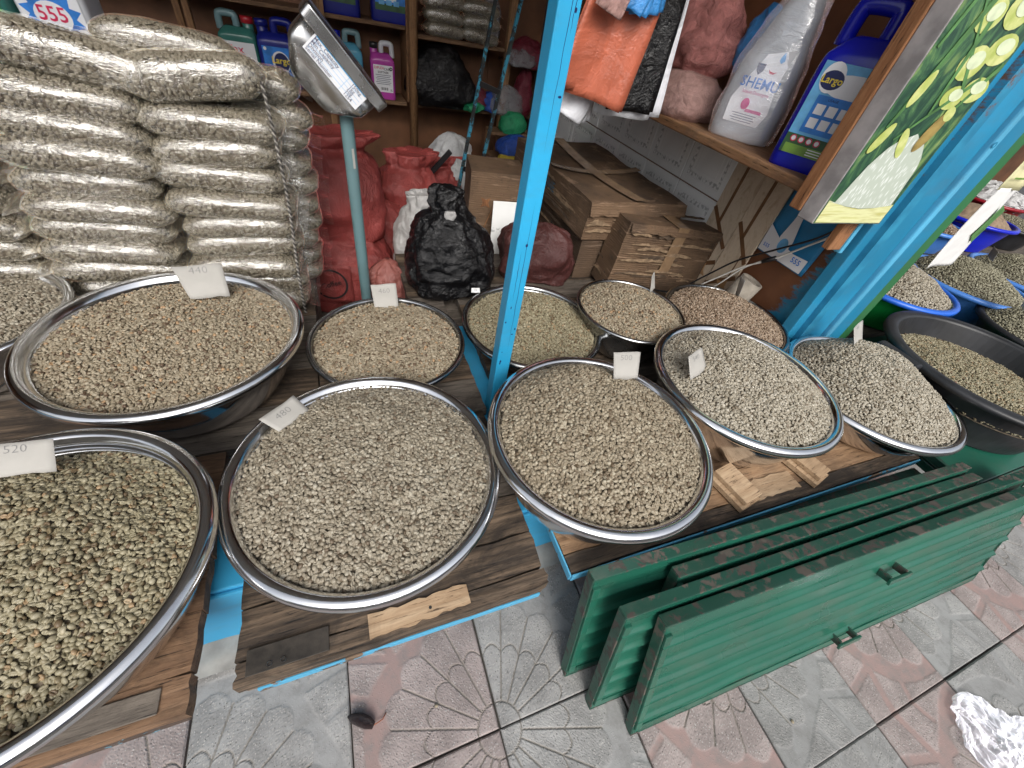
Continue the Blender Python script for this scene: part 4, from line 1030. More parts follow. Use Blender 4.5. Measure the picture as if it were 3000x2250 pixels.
# ---- black rubbish bag on the counter
def bagfold(t, a): return .26*math.sin(a*7+4*t)*max(0, (t-.5)/.5)**1.3+.025*math.sin(a*5+t*4)+.02*math.sin(a*11-t*7)
bb = blob('plastic_bag', 'shiny black plastic bag with a knotted top behind the post basin', 'bag', .36, 1.36, .305, [(0, 0, 0, .125, .10, 2.5), (0, 0, .02, .148, .125, 2.7), (0, 0, .10, .155, .13, 2.5), (-.005, 0, .19, .135, .115, 2.4), (-.015, 0, .25, .095, .085, 2.2), (-.02, 0, .295, .055, .05, 2.1), (-.025, .005, .325, .050, .042, 2.1), (-.03, .005, .355, .045, .03, 2.1), (-.03, .005, .365, .012, .008, 2)], 'blackbag', .034, 10, 4, n=120, m=80, folds=bagfold, ridged=True)
blob('paper_scrap', 'white scrap poking from the knot of the shiny black bag', 'scrap', .335, 1.295, .60, [(0, 0, -.02, .010, .006, 2), (0, 0, 0, .020, .007, 3), (0, 0, .016, .016, .006, 3)], 'greysack', .008, 20, 8, 16, 8)

# ---- tools and cloth by the white sack
tl = thing('trowel', 'black handled tool with yellow cloth resting on the white sack', 'tool', (.47, 2.36, .36), (0, rad(40), rad(-15)))
part('handle', box(-.014, .014, -.008, .008, .03, .19), M['cap_black'], tl, bevel=.004)
part('blade', box(-.016, .016, -.004, .004, -.03, .0295), M['steel_dull'], tl, bevel=.002)
blob('yellow_cloth', 'crumpled yellow cloth tucked behind the red sacks', 'cloth', .40, 2.40, .36, [(0, 0, 0, .05, .04, 2), (0, 0, .03, .065, .05, 2.2), (0, 0, .07, .04, .03, 2), (0, 0, .085, .01, .01, 2)], 'bagyel', .025, 14, 5)

# ---- ladder of perforated blue angle
ld = thing('ladder', 'narrow blue and black chipped metal ladder leaning in the shop', 'ladder', (0, 0, 0))
M['ladder'] = chipped('ladder_paint', (.03, .20, .30), (.012, .014, .016), (.02, .03, .03), thr=.48, rough=.45, scratch=.2)
A0, A1, B0, B1 = Vector((.53, 1.95, .40)), Vector((.90, 2.62, 1.42)), Vector((.60, 1.93, .36)), Vector((1.03, 2.60, 1.42))
def bar(a, b, r1, r2):
    d = (b-a).normalized(); s = d.cross(Vector((0, 1, .2))).normalized()*r1; u = d.cross(s).normalized()*r2
    V = [tuple(p+i*s+j*u) for p in (a, b) for i, j in ((-1, -1), (1, -1), (1, 1), (-1, 1))]
    return V, [(0, 1, 2, 3), (7, 6, 5, 4), (0, 4, 5, 1), (1, 5, 6, 2), (2, 6, 7, 3), (3, 7, 4, 0)]
A0b = A0+(A0-A1)*.42; B0b = B0+(B0-B1)*.42
part('rail', bar(A0b, A1, .008, .005), M['ladder'], ld, bevel=.001); part('rail', bar(B0b, B1, .008, .005), M['ladder'], ld, bevel=.001)
for t_ in (-.2, .12, .42, .74): part('rung', bar(A0.lerp(A1, t_)+Vector((0, -.009, 0)), B0.lerp(B1, t_)+Vector((0, -.009, 0)), .011, .004), M['cap_black'], ld, bevel=.001)

# ================================================================== BOXES
def cbox(L, W, Hh, seed, sag=.0, amp=.006, n=12):
    V, F = [], []
    def add(fn):
        k = len(V); g = grid(fn, n, n); V.extend(g[0]); F.extend([tuple(i+k for i in f) for f in g[1]])
    def d(x, y, z):
        p = Vector((x, y, z)); q = p*7+Vector((seed*3.3, 0, 0)); e = amp
        s = sag*(1-(2*x/L)**2)*(1-(2*y/W)**2) if z > Hh*.95 else 0
        return (x+e*mn.noise(q), y+e*mn.noise(q+Vector((9, 0, 0))), z+(e*mn.noise(q+Vector((0, 9, 0))) if z > .02 else 0)-s)
    a, b = L/2, W/2
    add(lambda u, v: d(-a+L*u, -b, Hh*v)); add(lambda u, v: d(a, -b+W*u, Hh*v)); add(lambda u, v: d(a-L*u, b, Hh*v)); add(lambda u, v: d(-a, b-W*u, Hh*v))
    add(lambda u, v: d(-a+L*u, -b+W*v, Hh)); add(lambda u, v: d(-a+L*u, b-W*v, 0))
    return V, F
def carton(label, x, y, z, L, W, Hh, rz, seed, mat='card', sag=.0, rx=0, ry=0, amp=.006):
    th = thing('cardboard_box', label, 'box', (x, y, z), (rad(rx), rad(ry), rad(rz)), 'worn cardboard boxes')
    part('carton', cbox(L, W, Hh, seed, sag, amp), M[mat], th, smooth=False)
    return th
nb = carton('small torn cardboard box taped across its top behind the tan basin', 1.222, 1.285, .307, .455, .125, .285, -3, 1, 'card', ry=4, amp=.008)
part('tape', box(-.01, .045, -.072, .072, .2895, .2925), M['tape'], nb); part('tape', box(-.008, .043, -.074, -.071, .10, .2895), M['tape'], nb)
part('flap', grid(lambda u, v: (-.225+.45*u, -.066-.012*v, .288-.03*v+.010*mn.noise(Vector((u*14, v*3, 1)))), 30, 4), M['card'], nb, solid=.004)
part('flap', grid(lambda u, v: (-.225+.45*u, .064+.012*v, .290+.012*v*mn.noise(Vector((u*14, v*3, 6)))), 30, 4), M['card2'], nb, solid=.004)
lb_ = carton('lower dark cardboard box lettered ASI upside down', 1.155, 1.80, .30, .49, .86, .185, 0, 2, 'card2', amp=.005)
part('lettering', frame(text('ASI', .105, 'CENTER', .01), (-.255, -.22, .105), (0, 1, 0), (0, 0, -1)), M['ink'], lb_)
bbx = carton('wide sagging cardboard box with strips of tape on its top', 1.120, 1.76, .487, .46, .82, .150, 0, 3, 'card', .022, amp=.008)
part('tape', grid(lambda u, v: (-.03+.06*u, -.41+.82*v, .159-.022*(1-(2*v-1)**2)), 2, 14), M['tape'], bbx)
part('tape', grid(lambda u, v: (-.23+.46*u, -.05+.05*v, .1605-.022*(1-(2*u-1)**2)), 14, 2), M['tape'], bbx)
part('flap', grid(lambda u, v: (-.23+.46*u, -.413-.014*v, .148-.045*v+.009*mn.noise(Vector((u*13, v*3, 11)))), 30, 4), M['card'], bbx, solid=.004)
part('lettering', frame(text('FORTUNE', .055, 'CENTER', .004), (-.2445, .0, .09), (0, -1, 0), (0, 0, 1)), plain('faded_blue_ink', (.05, .13, .19), .7), bbx)
part('print_frame', frame(rect(.12, .007), (-.2445, .2, .06), (0, -1, 0), (0, 0, 1)), plain('faded_blue_print', (.05, .17, .26), .7), bbx)
tcn = thing('tile_carton', 'brown carton printed with star tiles beneath the ladder', 'box', (.66, 1.80, .19), (0, 0, rad(-10)))
part('carton', cbox(.24, .22, .42, 6, 0, .003), M['card'], tcn)
for k in range(3):
    part('pattern_strip', frame(rect(.004, .16), (-.04+.05*k, -.1145, .21), (1, 0, 0), (.35*(-1)**k, 0, 1)), M['w_cleat'], tcn)
for k in range(2):
    stp = [((.03 if i % 2 else .012)*math.cos(i*math.pi/4), (.03 if i % 2 else .012)*math.sin(i*math.pi/4)) for i in range(8)]
    part('star_print', frame(poly(stp), (-.05+.09*k, -.1148, .30-.12*k), (1, 0, 0), (0, 0, 1)), M['w_cleat'], tcn)
wl = single('white_tile', box(0, .16, -.004, .004, 0, .24), M['wtile'], 'loose white tile leaning on the star printed carton', 'tile', (.600, 1.60, .285), (rad(-8), 0, rad(-6)), bevel=.002)

M['torn'] = plain('torn_cardboard', (.26, .178, .108), .9, .35, 40, .5); M['torn2'] = plain('scuffed_cardboard', (.10, .068, .045), .9, .4, 40, .5)
def strips(th, o, right, up, wd, ht, n, seed):
    rr = random.Random(seed)
    for k in range(n):
        l = rr.uniform(.12, .6)*wd; h = rr.uniform(.003, .012); x = rr.uniform(0, wd-l); y = rr.uniform(.03, ht-.03); m = 10
        up_ = [(x+l*i/m, y+h*(.5+rr.random())*math.sin(math.pi*(i+.25)/(m+.5))) for i in range(m+1)]; lo_ = [(x+l-l*i/m, y-h*.6*rr.random()) for i in range(m+1)]
        part('torn_strip', frame(poly(lo_[::-1]+up_[::-1]), Vector(o)+Vector(right).cross(Vector(up)).normalized()*(.0085+.0003*k), right, up), M['torn' if rr.random() < .62 else 'torn2'], th)
strips(nb, (-.2275, -.0625, 0), (1, 0, 0), (0, 0, 1), .455, .285, 22, 1)
strips(nb, (-.2275, .0625, 0), (0, -1, 0), (0, 0, 1), .125, .285, 6, 2)
strips(lb_, (-.245, .43, 0), (0, -1, 0), (0, 0, 1), .86, .185, 12, 3)
strips(bbx, (-.23, .41, 0), (0, -1, 0), (0, 0, 1), .82, .15, 14, 4)
strips(bbx, (-.23, -.41, 0), (1, 0, 0), (0, 0, 1), .46, .15, 10, 5)

# ================================================================== RIGHT WALL SHELF AND THINGS ON IT
SZ = .918
ws = thing('wall_shelf', 'thick brown wall shelf carrying the white bottle and the blue jug', 'shelf', (1.315, 1.25, SZ))
part('shelf_board', box(-.165, .160, -.485, .80, -.028, 0), M['w_shelf_y'], ws, bevel=.004)
# Largo jug, label facing the shop
j = jug('big royal blue jug reading Largo on the wall shelf behind the poster', 1.275, .895, SZ+.001, .20, .145, .35, M['j_royal'], M['j_royal'], -62, 1)
l = part('label', face(rect(.165, .20), .145, .135), M['l_sky'], j)
part('label_panel', face(rect(.165, .045), .145, .0575, 0, .0012), M['l_dkgreen'], l)
part('label_panel', face(rect(.150, .022), .145, .046, 0, .0017), M['l_grass'], l)
part('swirl', face(disc(.075, ry=.026), .145, .192, .012, .0012), M['l_white'], l)
part('usage_box', face(rect(.135, .082), .145, .128, .008, .0017), M['l_blue'], l)
part('badge', face(disc(.026, ry=.032), .145, .205, -.050, .0017), M['l_white'], l)
part('badge', face(disc(.026, ry=.020), .145, .200, -.048, .0022), M['l_navy'], l)
part('lettering', face(text('Largo', .022, 'CENTER', .014), .145, .200, -.048, .0028), M['l_yel'], l)
part('lettering', face(text('USAGE', .008, 'CENTER', .01), .145, .162, -.02, .0025), M['l_navy'], l)
part('dial', face(ringg(.011, .017), .145, .190, .055, .0017), M['l_red'], l)
for a_ in range(4):
    for b_ in range(2): part('picture', face(rect(.022, .022), .145, .140-.030*b_, -.040+.029*a_, .0022), M['l_white'], l)
for a_ in range(4): part('warning_sign', face(disc(.008), .145, .070, -.062+.020*a_, .0022), M['l_white'], l); part('warning_sign', face(ringg(.0055, .008, n=16), .145, .070, -.062+.020*a_, .0026), M['l_red'], l)
for k in range(3): part('print_line', face(rect(.05, .0022), .145, .053-k*.006, .01, .0026), M['l_white'], l)
# Shemu bottle in its clear bag
sb = thing('detergent_bottle', 'big milky bottle labelled SHEMU wrapped in clear plastic on the wall shelf', 'bottle', (1.285, 1.195, SZ+.001), (0, 0, rad(-58)))
part('body', loft(interp([(0, 0, 0, .080, .052, 3), (0, 0, .012, .094, .062, 3.4), (0, 0, .10, .096, .064, 3.4), (0, 0, .19, .086, .060, 3.2), (.005, 0, .26, .066, .052, 3), (.012, 0, .32, .052, .044, 2.6), (.016, 0, .36, .034, .034, 2.2), (.016, 0, .40, .026, .026, 2)], 36), 56), M['j_grey'], sb, smooth=True)
part('cap', shift(lathe([(.0001, .44), (.026, .438), (.030, .43), (.030, .385), (.027, .384)], 24), (.016, 0, 0)), M['j_white'], sb, smooth=True)
lp = [(-.058, -.088), (.050, -.088), (.064, -.05), (.052, .02), (.062, .105), (-.010, .085), (-.036, .03), (-.062, -.03)]
l = part('label', face(poly(lp), .130, .135, 0, .0005), M['l_white'], sb)
part('lettering', face(text('SHEMU', .036, 'CENTER', .012), .130, .150, .004, .0014), M['l_blue'], l)
part('lettering', face(text('Liquid Detergent', .0115, 'CENTER', .004), .130, .128, .004, .0014), M['l_mag'], l)
drop = [(0, .016), (.006, .004), (.007, -.004), (0, -.010), (-.007, -.004), (-.006, .004)]
part('drop_emblem', face(poly(drop), .130, .215, .034, .0014), M['l_sky'], l)
part('shield_emblem', face(poly([(-.012, .012), (.012, .012), (.010, -.004), (0, -.016), (-.010, -.004)]), .130, .186, -.014, .0014), M['l_navy'], l)
part('smile_emblem', face(poly([(-.012, .002), (-.006, -.007), (.004, -.008), (.013, -.001), (.004, -.003), (-.005, -.002)]), .130, .186, .022, .0014), M['l_red'], l)
part('flower_print', face(disc(.012, ry=.015), .130, .098, -.012, .0014), M['l_mag'], l)
part('stripe', face(rect(.050, .008), .130, .083, .020, .0014), M['l_mag'], l)
for k in range(4): part('print_line', face(rect(.075-.01*(k % 2), .0018), .130, .072-k*.0062, -.002, .0014), M['l_lines'], l)
part('wrap', loft(interp([(0, 0, -.0005, .088, .060, 3), (0, 0, .012, .103, .072, 3.2), (0, 0, .10, .105, .074, 3.2), (0, 0, .20, .097, .071, 3), (.005, 0, .28, .080, .062, 2.6), (.014, 0, .36, .058, .050, 2.2), (.014, 0, .46, .040, .036, 2)], 40), 60, .006, 16, 3, cap=False), M['film_bag'], sb, smooth=True)
# pink bundles at the inner end of the shelf
blob('bag_bundle', 'clear bag of folded pink plastic bags lying on the inner end of the shelf', 'bag', 1.26, 1.50, SZ, [(0, 0, 0, .10, .13, 2.6), (0, 0, .03, .12, .155, 2.8), (0, 0, .085, .105, .14, 2.6), (0, 0, .125, .07, .09, 2.3), (0, 0, .135, .01, .01, 2)], 'bagpinkc', .022, 11, 21, ridged=True)
blob('bag_bundle', 'crumpled salmon pink plastic bags piled on the clear bag', 'bag', 1.30, 1.56, SZ+.125, [(0, 0, 0, .09, .12, 2.4), (0, 0, .06, .115, .15, 2.5), (0, 0, .15, .10, .12, 2.4), (0, 0, .24, .06, .06, 2.2), (0, 0, .27, .01, .01, 2)], 'bagpink', .040, 10, 22, ridged=True)
blob('bag_bundle', 'small blue plastic bag squeezed beside the salmon bags', 'bag', 1.37, 1.36, SZ+.16, [(0, 0, 0, .04, .05, 2.2), (0, 0, .06, .055, .07, 2.3), (0, 0, .14, .03, .05, 2.2), (0, 0, .18, .008, .01, 2)], 'bagblue', .022, 14, 23, ridged=True)

# ================================================================== HANGING BAG BUNDLES
def sheet_bundle(label, cat, o, wd, ht, right, up, mat, count, fan, seed, curl=.02, name='bag_bundle', taper=.0, step=.004):
    th = thing(name, label, cat, o, group='plastic bags hung from the ceiling')
    r = Vector(right).normalized(); u = Vector(up); u = (u-r*u.dot(r)).normalized(); n = r.cross(u); rr = random.Random(seed)
    for k in range(count):
        ang = fan*(k/(max(count-1, 1))-.5); q = Quaternion(n, ang); r2, u2 = q @ r, q @ u; s = rr.random()*20
        def f(a, b, k=k, r2=r2, u2=u2, s=s):
            x = (a-.5)*wd*(1-taper*b); y = -ht*(1-b); 
            return tuple(r2*x+u2*y-n*(step*k)+n*(curl*math.sin(a*3.0+s)*(1-b*.6)+.006*mn.noise(Vector((a*5, b*3, s)))))
        part('bag_sheet', grid(f, 14, 16), M[mat], th, smooth=True, solid=.0015)
    return th
CG = 'ceiling'
sheet_bundle('bundle of orange plastic bags hanging above the cardboard boxes', 'bag bundle', (.800, 1.27, 1.30), .215, .345, (.98, -.10, -.17), (-.10, 0, 1), 'orange', 7, .10, 1, .020, taper=.1)
sheet_bundle('stack of white plastic bags hanging behind the orange bundle', 'bag bundle', (.905, 1.33, 1.32), .19, .40, (.98, -.15, .04), (.03, 0, 1), 'bagwhite', 6, .16, 2, .018, step=.006)
sheet_bundle('black plastic bags hanging between the orange and white bundles', 'bag bundle', (.89, 1.312, 1.30), .17, .36, (.98, -.15, .02), (.02, 0, 1), 'blackbag', 2, .06, 8, .012)
sheet_bundle('small blue plastic bags hung over the top of the orange bundle', 'bag bundle', (.800, 1.235, 1.30), .10, .135, (1, -.1, -.1), (-.05, 0, 1), 'bagblue', 5, .55, 3, .012)
sheet_bundle('pale pink folded bag clipped to the corner of the orange bundle', 'bag bundle', (.735, 1.235, 1.25), .075, .10, (.95, -.1, -.28), (.1, 0, 1), 'bagpinkc', 2, .05, 4, .01)
sheet_bundle('white foam sheet folded below the orange bundle', 'bag bundle', (.745, 1.345, 1.02), .13, .125, (.96, -.1, -.22), (-.15, 0, 1), 'bagwhite', 6, .30, 5, .02, step=.007)
hr = single('hanging_rail', tube([(-.6, 1.27, 1.345), (1.478, 1.27, 1.345)], .012, 10), M['w_up'], 'round wooden rail the plastic bag bundles hang from', 'rail', smooth=True)
for x, y, l_ in ((.800, 1.27, .045), (.905, 1.32, .03)): pass

# ---- coloured plastic goods on the back shelf
PG = 'bagged plastic goods on the back shelf'
for k, (nm, x, y, z, a, b, h, mt) in enumerate((
    ('clear bag of red wrapped goods next to the black bag', .96, 3.18, SH1, .075, .07, .13, 'bagred'),
    ('green plastic packet under the edge of the black bag', .93, 3.12, SH1, .07, .06, .05, 'baggreen'),
    ('blue wrapped packet behind the ladder rungs', 1.05, 3.16, SH1, .06, .06, .10, 'bagroyal'),
    ('grey clear bag heaped between ladder and post', 1.16, 3.12, SH1, .11, .09, .16, 'bagclear'),
    ('bright green plastic bag heaped beneath the grey clear bag', 1.19, 3.02, .46, .09, .07, .12, 'baggreen'),
    ('shiny dark red packet standing behind the blue post', 1.28, 3.14, SH1, .06, .06, .26, 'bagred'),
    ('blue and yellow packet of foam hanging below the shelf', 1.20, 2.92, .34, .14, .09, .13, 'bagroyal'),
    ('yellow foam block under the blue packet', 1.17, 2.86, .31, .11, .07, .055, 'bagyel'),
    ('dark red cloth packet on the high shelf behind the ladder', 1.27, 3.15, .82, .12, .09, .14, 'bagred'),
    ('silvery clear bag on the high shelf behind the ladder', 1.22, 3.10, .82, .10, .07, .09, 'bagclear'),
    ('grey bag stuffed behind the hanging orange bags', 1.02, 1.90, .92, .12, .1, .2, 'bagclear'),
    ('dark wrapped goods at the end of the high shelf', 1.02, 3.2, .892, .06, .06, .24, 'bagclear'))):
    blob('goods_packet', nm, 'packet', x, y, z, [(0, 0, 0, a*.85, b*.85, 2.4), (0, 0, h*.2, a, b, 2.6), (0, 0, h*.65, a*.9, b*.85, 2.5), (0, 0, h*.92, a*.45, b*.4, 2.2), (0, 0, h, a*.1, b*.1, 2)], mt, .03, 13, 30+k, 36, 18, ridged=True, group=PG)
sd = thing('goods_rack', 'rough wooden rack below the shelf holding the foam packets', 'rack', (1.22, 2.98, -.02))
part('rack_board', box(-.19, .2, -.14, .14, .31, .33), M['w_shelf'], sd, bevel=.002)
part('rack_board', box(-.19, .2, .0, .14, .46, .48), M['w_shelf'], sd, bevel=.002)
for x in (-.18, .19): part('rack_leg', box(x-.012, x+.012, -.13, -.10, 0, .3095), M['w_up'], sd, bevel=.002); part('rack_leg', box(x-.012, x+.012, .1, .13, 0, .3095), M['w_up'], sd, bevel=.002)
for x in (-.18, .19): part('rack_leg', box(x-.012, x+.012, .1, .13, .3305, .4595), M['w_up'], sd, bevel=.002)
blob('plastic_drum', 'royal blue plastic drum low behind the ladder', 'drum', .93, 2.66, -.02, [(0, 0, 0, .12, .12, 2), (0, 0, .02, .14, .14, 2), (0, 0, .30, .14, .14, 2), (0, 0, .38, .12, .12, 2), (0, 0, .40, .02, .02, 2)], 'j_royal', 0, n=40)

# ================================================================== POSTER, JAMB, PAPERS
ps = thing('poster_board', 'food poster board with green vegetables and white rice wrapped over wood', 'poster', (1.28, .70, .845))
M['pgreen'] = None
t = T('poster_greens'); v = t.co((1, 1, 1))
f1 = t.noise(9, 6, t.co((1.6, 1, .7), (0, .6, 0)), .7, 1.6); f2 = t.vor(16, t.co((1.3, 1, .8), (0, .7, 0)))
c = t.ramp(f1, [(.30, (.012, .032, .026)), (.45, (.025, .075, .045)), (.55, (.07, .17, .07)), (.66, (.24, .34, .12)), (.78, (.50, .55, .22))])
c = t.mix(t.math('MULTIPLY', t.step(f2, .30, .12), .35), c, (.30, .42, .12))
M['pgreen'] = t.done(c, .35)
t = T('poster_rice'); v1 = t.n('TexVoronoi', Vector=t.co((1, 1, .35), (0, .5, 0)), Scale=130)
M['rice'] = t.done(t.mix(t.step(v1, .15, .5), (.74, .78, .74), (.50, .56, .48)), .4)
t = T('poster_bowl'); M['pbowl'] = t.done(t.ramp(t.noise(6, 3, t.co((1, 1, 14))), [(.35, (.60, .60, .24)), (.5, (.74, .75, .42)), (.65, (.52, .50, .18))]), .4)
t = T('poster_slice'); M['slice'] = t.done(t.mix(t.step(t.noise(24, 4), .35, .7), (.42, .50, .12), (.68, .70, .30)), .4)
M['slicein'] = plain('poster_slice_in', (.66, .74, .50), .4, .15, 30)
M['pgrey'] = plain('poster_side_grey', (.36, .34, .34), .8, .25, 20, .2)
M['leek'] = plain('poster_leek', (.09, .22, .07), .4, .35, 25)
M['onion'] = plain('poster_brown', (.30, .22, .07), .4, .35, 25)
WB = .2815
part('board', box(-WB/2, WB/2, .0005, .050, 0, .95), M['pgrey'], ps, bevel=.002)
fp = part('print', frame(rect(WB-.004, .946, 0, .475), (0, 0, 0), (1, 0, 0), (0, 0, 1)), M['pgreen'], ps)
def pr_(nm, vf, mat, e): part(nm, frame(vf, (0, -e, 0), (1, 0, 0), (0, 0, 1)), M[mat], fp)
pr_('bowl_print', poly([(-.135, .004), (.135, .004), (.135, .055), (.06, .044), (0, .041), (-.06, .046), (-.135, .060)]), 'pbowl', .0010)
rnp = random.Random(3)
mound = [(-.138, .058), (-.06, .047), (0, .042), (.06, .045), (.125, .052)]+[(.125-.25*k/18, .055+.160*math.sin(min(1, (k+.6)/17)*math.pi)**.45+rnp.uniform(-.004, .004)) for k in range(1, 18)]
pr_('rice_print', poly(mound), 'rice', .0014)
for sx, sy, ra, rb, ro in ((.02, .40, .034, .038, .3), (.085, .43, .036, .034, .2), (.05, .49, .034, .04, 0), (.11, .50, .03, .035, .4), (.10, .36, .034, .030, .1), (.04, .34, .03, .028, 0), (-.03, .47, .03, .034, .5), (.0, .56, .034, .03, .2), (.07, .57, .036, .034, .7), (.118, .60, .025, .03, 0), (-.05, .62, .03, .03, 0), (.03, .65, .034, .03, .4), (.09, .68, .03, .036, .2), (-.07, .74, .034, .03, .2), (.02, .75, .03, .03, 0), (.10, .78, .03, .03, 0)):
    pr_('slice_print', disc(ra*1.25, sx, sy-.05, 0, 18, rb*.8, ro*.3), 'slice', .0012+.00002*len(fp.children)); pr_('slice_print', disc(ra*.75, sx+.004, sy-.044, 0, 16, rb*.42, ro*.3), 'slicein', .0020+.00002*len(fp.children))
for a_, b_, w_ in (((-.11, .22), (.02, .72), .012), ((-.125, .36), (-.02, .80), .010), ((-.06, .20), (.09, .33), .006), ((-.10, .46), (.06, .30), .005), ((.0, .25), (-.02, .42), .008), ((.05, .23), (.13, .36), .007)):
    d = Vector((b_[0]-a_[0], b_[1]-a_[1])).normalized(); nn = Vector((-d.y, d.x))*w_
    pr_('leek_print', poly([(a_[0]-nn.x*.4, a_[1]-nn.y*.4), (a_[0]+nn.x*.4, a_[1]+nn.y*.4), (b_[0]+nn.x, b_[1]+nn.y), (b_[0]-nn.x, b_[1]-nn.y)]), 'leek', .0011+.00002*len(fp.children))
pr_('leek_print', disc(.020, .055, .225, 0, 18, .048, -.4), 'onion', .0024); pr_('slice_print', disc(.019, .072, .262, 0, 16, .014, -.4), 'slice', .0027)
for sx, sy, ro in ((-.105, .20, -.5), (-.085, .295, -.3), (-.02, .195, .6)): pr_('slice_print', disc(.014, sx, sy, 0, 16, .036, ro), 'slice', .0026)
# brown cleat the poster is nailed to
part('wood_cleat', box(-WB/2-.004, -WB/2+.05, .0505, .086, .012, .95), M['w_cleat'], ps, bevel=.003)

jb = thing('door_jamb', 'blue painted wooden door jamb built of several boards beside the poster', 'door jamb', (1.5, .70, .262))
part('cleat', box(-.150, -.092, .040, .062, .485, .70), M['w_cleat'], jb, bevel=.002)
part('cleat_side', box(-.0915, -.075, .036, .064, .475, 2.08), M['blueridge'], jb, bevel=.002)
part('jamb_board', box(-.059, -.010, .020, .060, 0, 2.08), M['bluejamb'], jb, bevel=.003)
part('jamb_roll', shift(lathe([(.0001, 0), (.008, 0), (.008, 2.08), (.0001, 2.08)], 14), (-.001, .018, 0)), M['bluejamb'], jb, smooth=True)
part('jamb_board', box(.013, .110, .004, .060, 0, 2.08), M['bluejamb'], jb, bevel=.003)
part('jamb_ridge', box(.1105, .138, -.012, .060, 0, 2.08), M['blueridge'], jb, bevel=.006)
part('jamb_board', box(.1385, .238, .002, .060, 0, 2.08), M['bluejamb'], jb, bevel=.003)
part('green_edge', box(.2385, .305, .008, .060, 0, 2.08), M['greenjamb'], jb, bevel=.004)
part('bolt', frame(ringg(.004, .008, n=16), (.118, -.0125, .80), (1, 0, 0), (0, 0, 1)), M['bluejamb'], jb)
wp = thing('paper_sheet', 'crinkled white printed sheet pasted past the green jamb edge', 'paper', (1.935, .70, .69), (0, 0, rad(4)))
part('sheet', grid(lambda u, v: (-.06+.19*u-.02*v, .006*math.sin(u*5+v*3)+.010*u, .27*v), 10, 24), M['paperw'], wp, smooth=True, solid=.001)
part('print', frame(poly([(0.03, .12), (.08, .09), (.10, .20), (.05, .22)]), (0, -.004, 0), (1, 0, 0), (0, 0, 1)), M['leek'], wp)
yp = thing('notice', 'pale yellow notice with phone numbers pasted above the white sheet', 'notice', (1.90, .695, .955), (0, 0, rad(3)))
part('sheet', grid(lambda u, v: (-.06+.14*u, .004*math.sin(u*4), .26*v), 10, 10), M['papery'], yp, smooth=True, solid=.001)
for txt_, zz, sz in (('3 47 80,', .115, .028), ('7 22 62', .075, .028), ('COLOUR', .150, .020), ('FYND -', .180, .020)):
    part('lettering', frame(text(txt_, sz, 'LEFT', .006), (-.05, -.0065, zz), (1, 0, 0), (0, 0, 1)), M['ink'], yp)
part('print_line', frame(rect(.07, .005), (.0, -.0065, .035), (1, 0, 0), (0, 0, 1)), M['l_grass'], yp)

# ---- detergent bag on the wall, marble tile sheets, paper roll, cables
pb = thing('detergent_bag', 'flattened blue and white detergent bag marked 555 stuck on the brown wall', 'bag', (1.478, .925, .60), (0, 0, rad(-90)))
def bagp(u, v): return ((u-.5)*.22+.02*(v-.5), -.004-.006*abs(mn.noise(Vector((u*4, v*4, 3)))), .27*v)
part('sheet', grid(bagp, 12, 14), plain('bag_blue_print', (.02, .20, .42), .3, .2, 12), pb, smooth=True, solid=.0012)
def pbx(nm, vf, mat, e=.013): part(nm, frame(vf, (0, -e, 0), (1, 0, 0), (0, 0, 1)), M[mat], pb)
pbx('white_panel', poly([(-.105, .006), (.09, .006), (.092, .055), (.03, .05), (-.03, .062), (-.106, .10)]), 'l_white')
pbx('bottle_print', poly([(-.045, .02), (.0, .02), (.006, .08), (-.008, .14), (-.012, .17), (-.034, .17), (-.038, .14), (-.050, .08)]), 'l_white', .0135)
pbx('hand_print', disc(.020, -.022, .055, 0, 14, .026), 'l_sky', .014)
pbx('lettering', shift(text('555', .026, 'CENTER', .014), (.055, .034, 0)), 'l_blue', .0142)
pbx('lettering', shift(text('555', .018, 'CENTER', .014), (-.08, .030, 0)), 'l_blue', .0142)
M['marble'] = None
t = T('marble_beige'); M['marble'] = t.done(t.ramp(t.noise(7, 7, t.co((1, 2, 1), (0, .4, .2)), .7, 2), [(.3, (.52, .41, .30)), (.5, (.66, .55, .42)), (.68, (.48, .36, .25))]), .25)
ml = plain('marble_strip', (.17, .085, .04), .3, .2, 20)
def marble(label, y0, y1, z0, z1, x, rz):
    th = thing('patterned_tile', label, 'tile', (x, (y0+y1)/2, z0), (0, rad(3), rad(rz)), 'beige patterned tiles leaning on the wall')
    L = (y1-y0); Hh = z1-z0
    part('tile', box(-.004, .004, -L/2, L/2, 0, Hh), M['marble'], th, bevel=.001)
    def st(a, b, w_): 
        d = Vector((b[0]-a[0], b[1]-a[1])).normalized(); q = Vector((-d.y, d.x))*w_/2
        return frame(poly([(a[0]-q.x, a[1]-q.y), (b[0]-q.x, b[1]-q.y), (b[0]+q.x, b[1]+q.y), (a[0]+q.x, a[1]+q.y)]), (-.0050, 0, 0), (0, -1, 0), (0, 0, 1))
    for a, b, w_ in (((-L/2+.003, .05), (L/2-.003, .14), .018), ((-L/2+.003, .32), (L/2-.003, .20), .018), ((-L*.1, .275), (-L*.1, Hh-.01), .014), ((L*.22, .13), (L*.22, .22), .005)): part('inlay_strip', st(a, b, w_), ml, th)
    stp = [((.040 if i % 2 else .018)*math.cos(i*math.pi/4+.4), (.040 if i % 2 else .018)*math.sin(i*math.pi/4+.4)) for i in range(8)]
    part('star_inlay', frame(poly(stp), (-.0052, -.02, .08), (0, -1, 0), (0, 0, 1)), plain('marble_tan', (.46, .27, .13), .3, .2, 20), th)
marble('beige tile with brown strips leaning beside the white wall tiles', 1.165, 1.315, .33, .885, 1.455, 0)
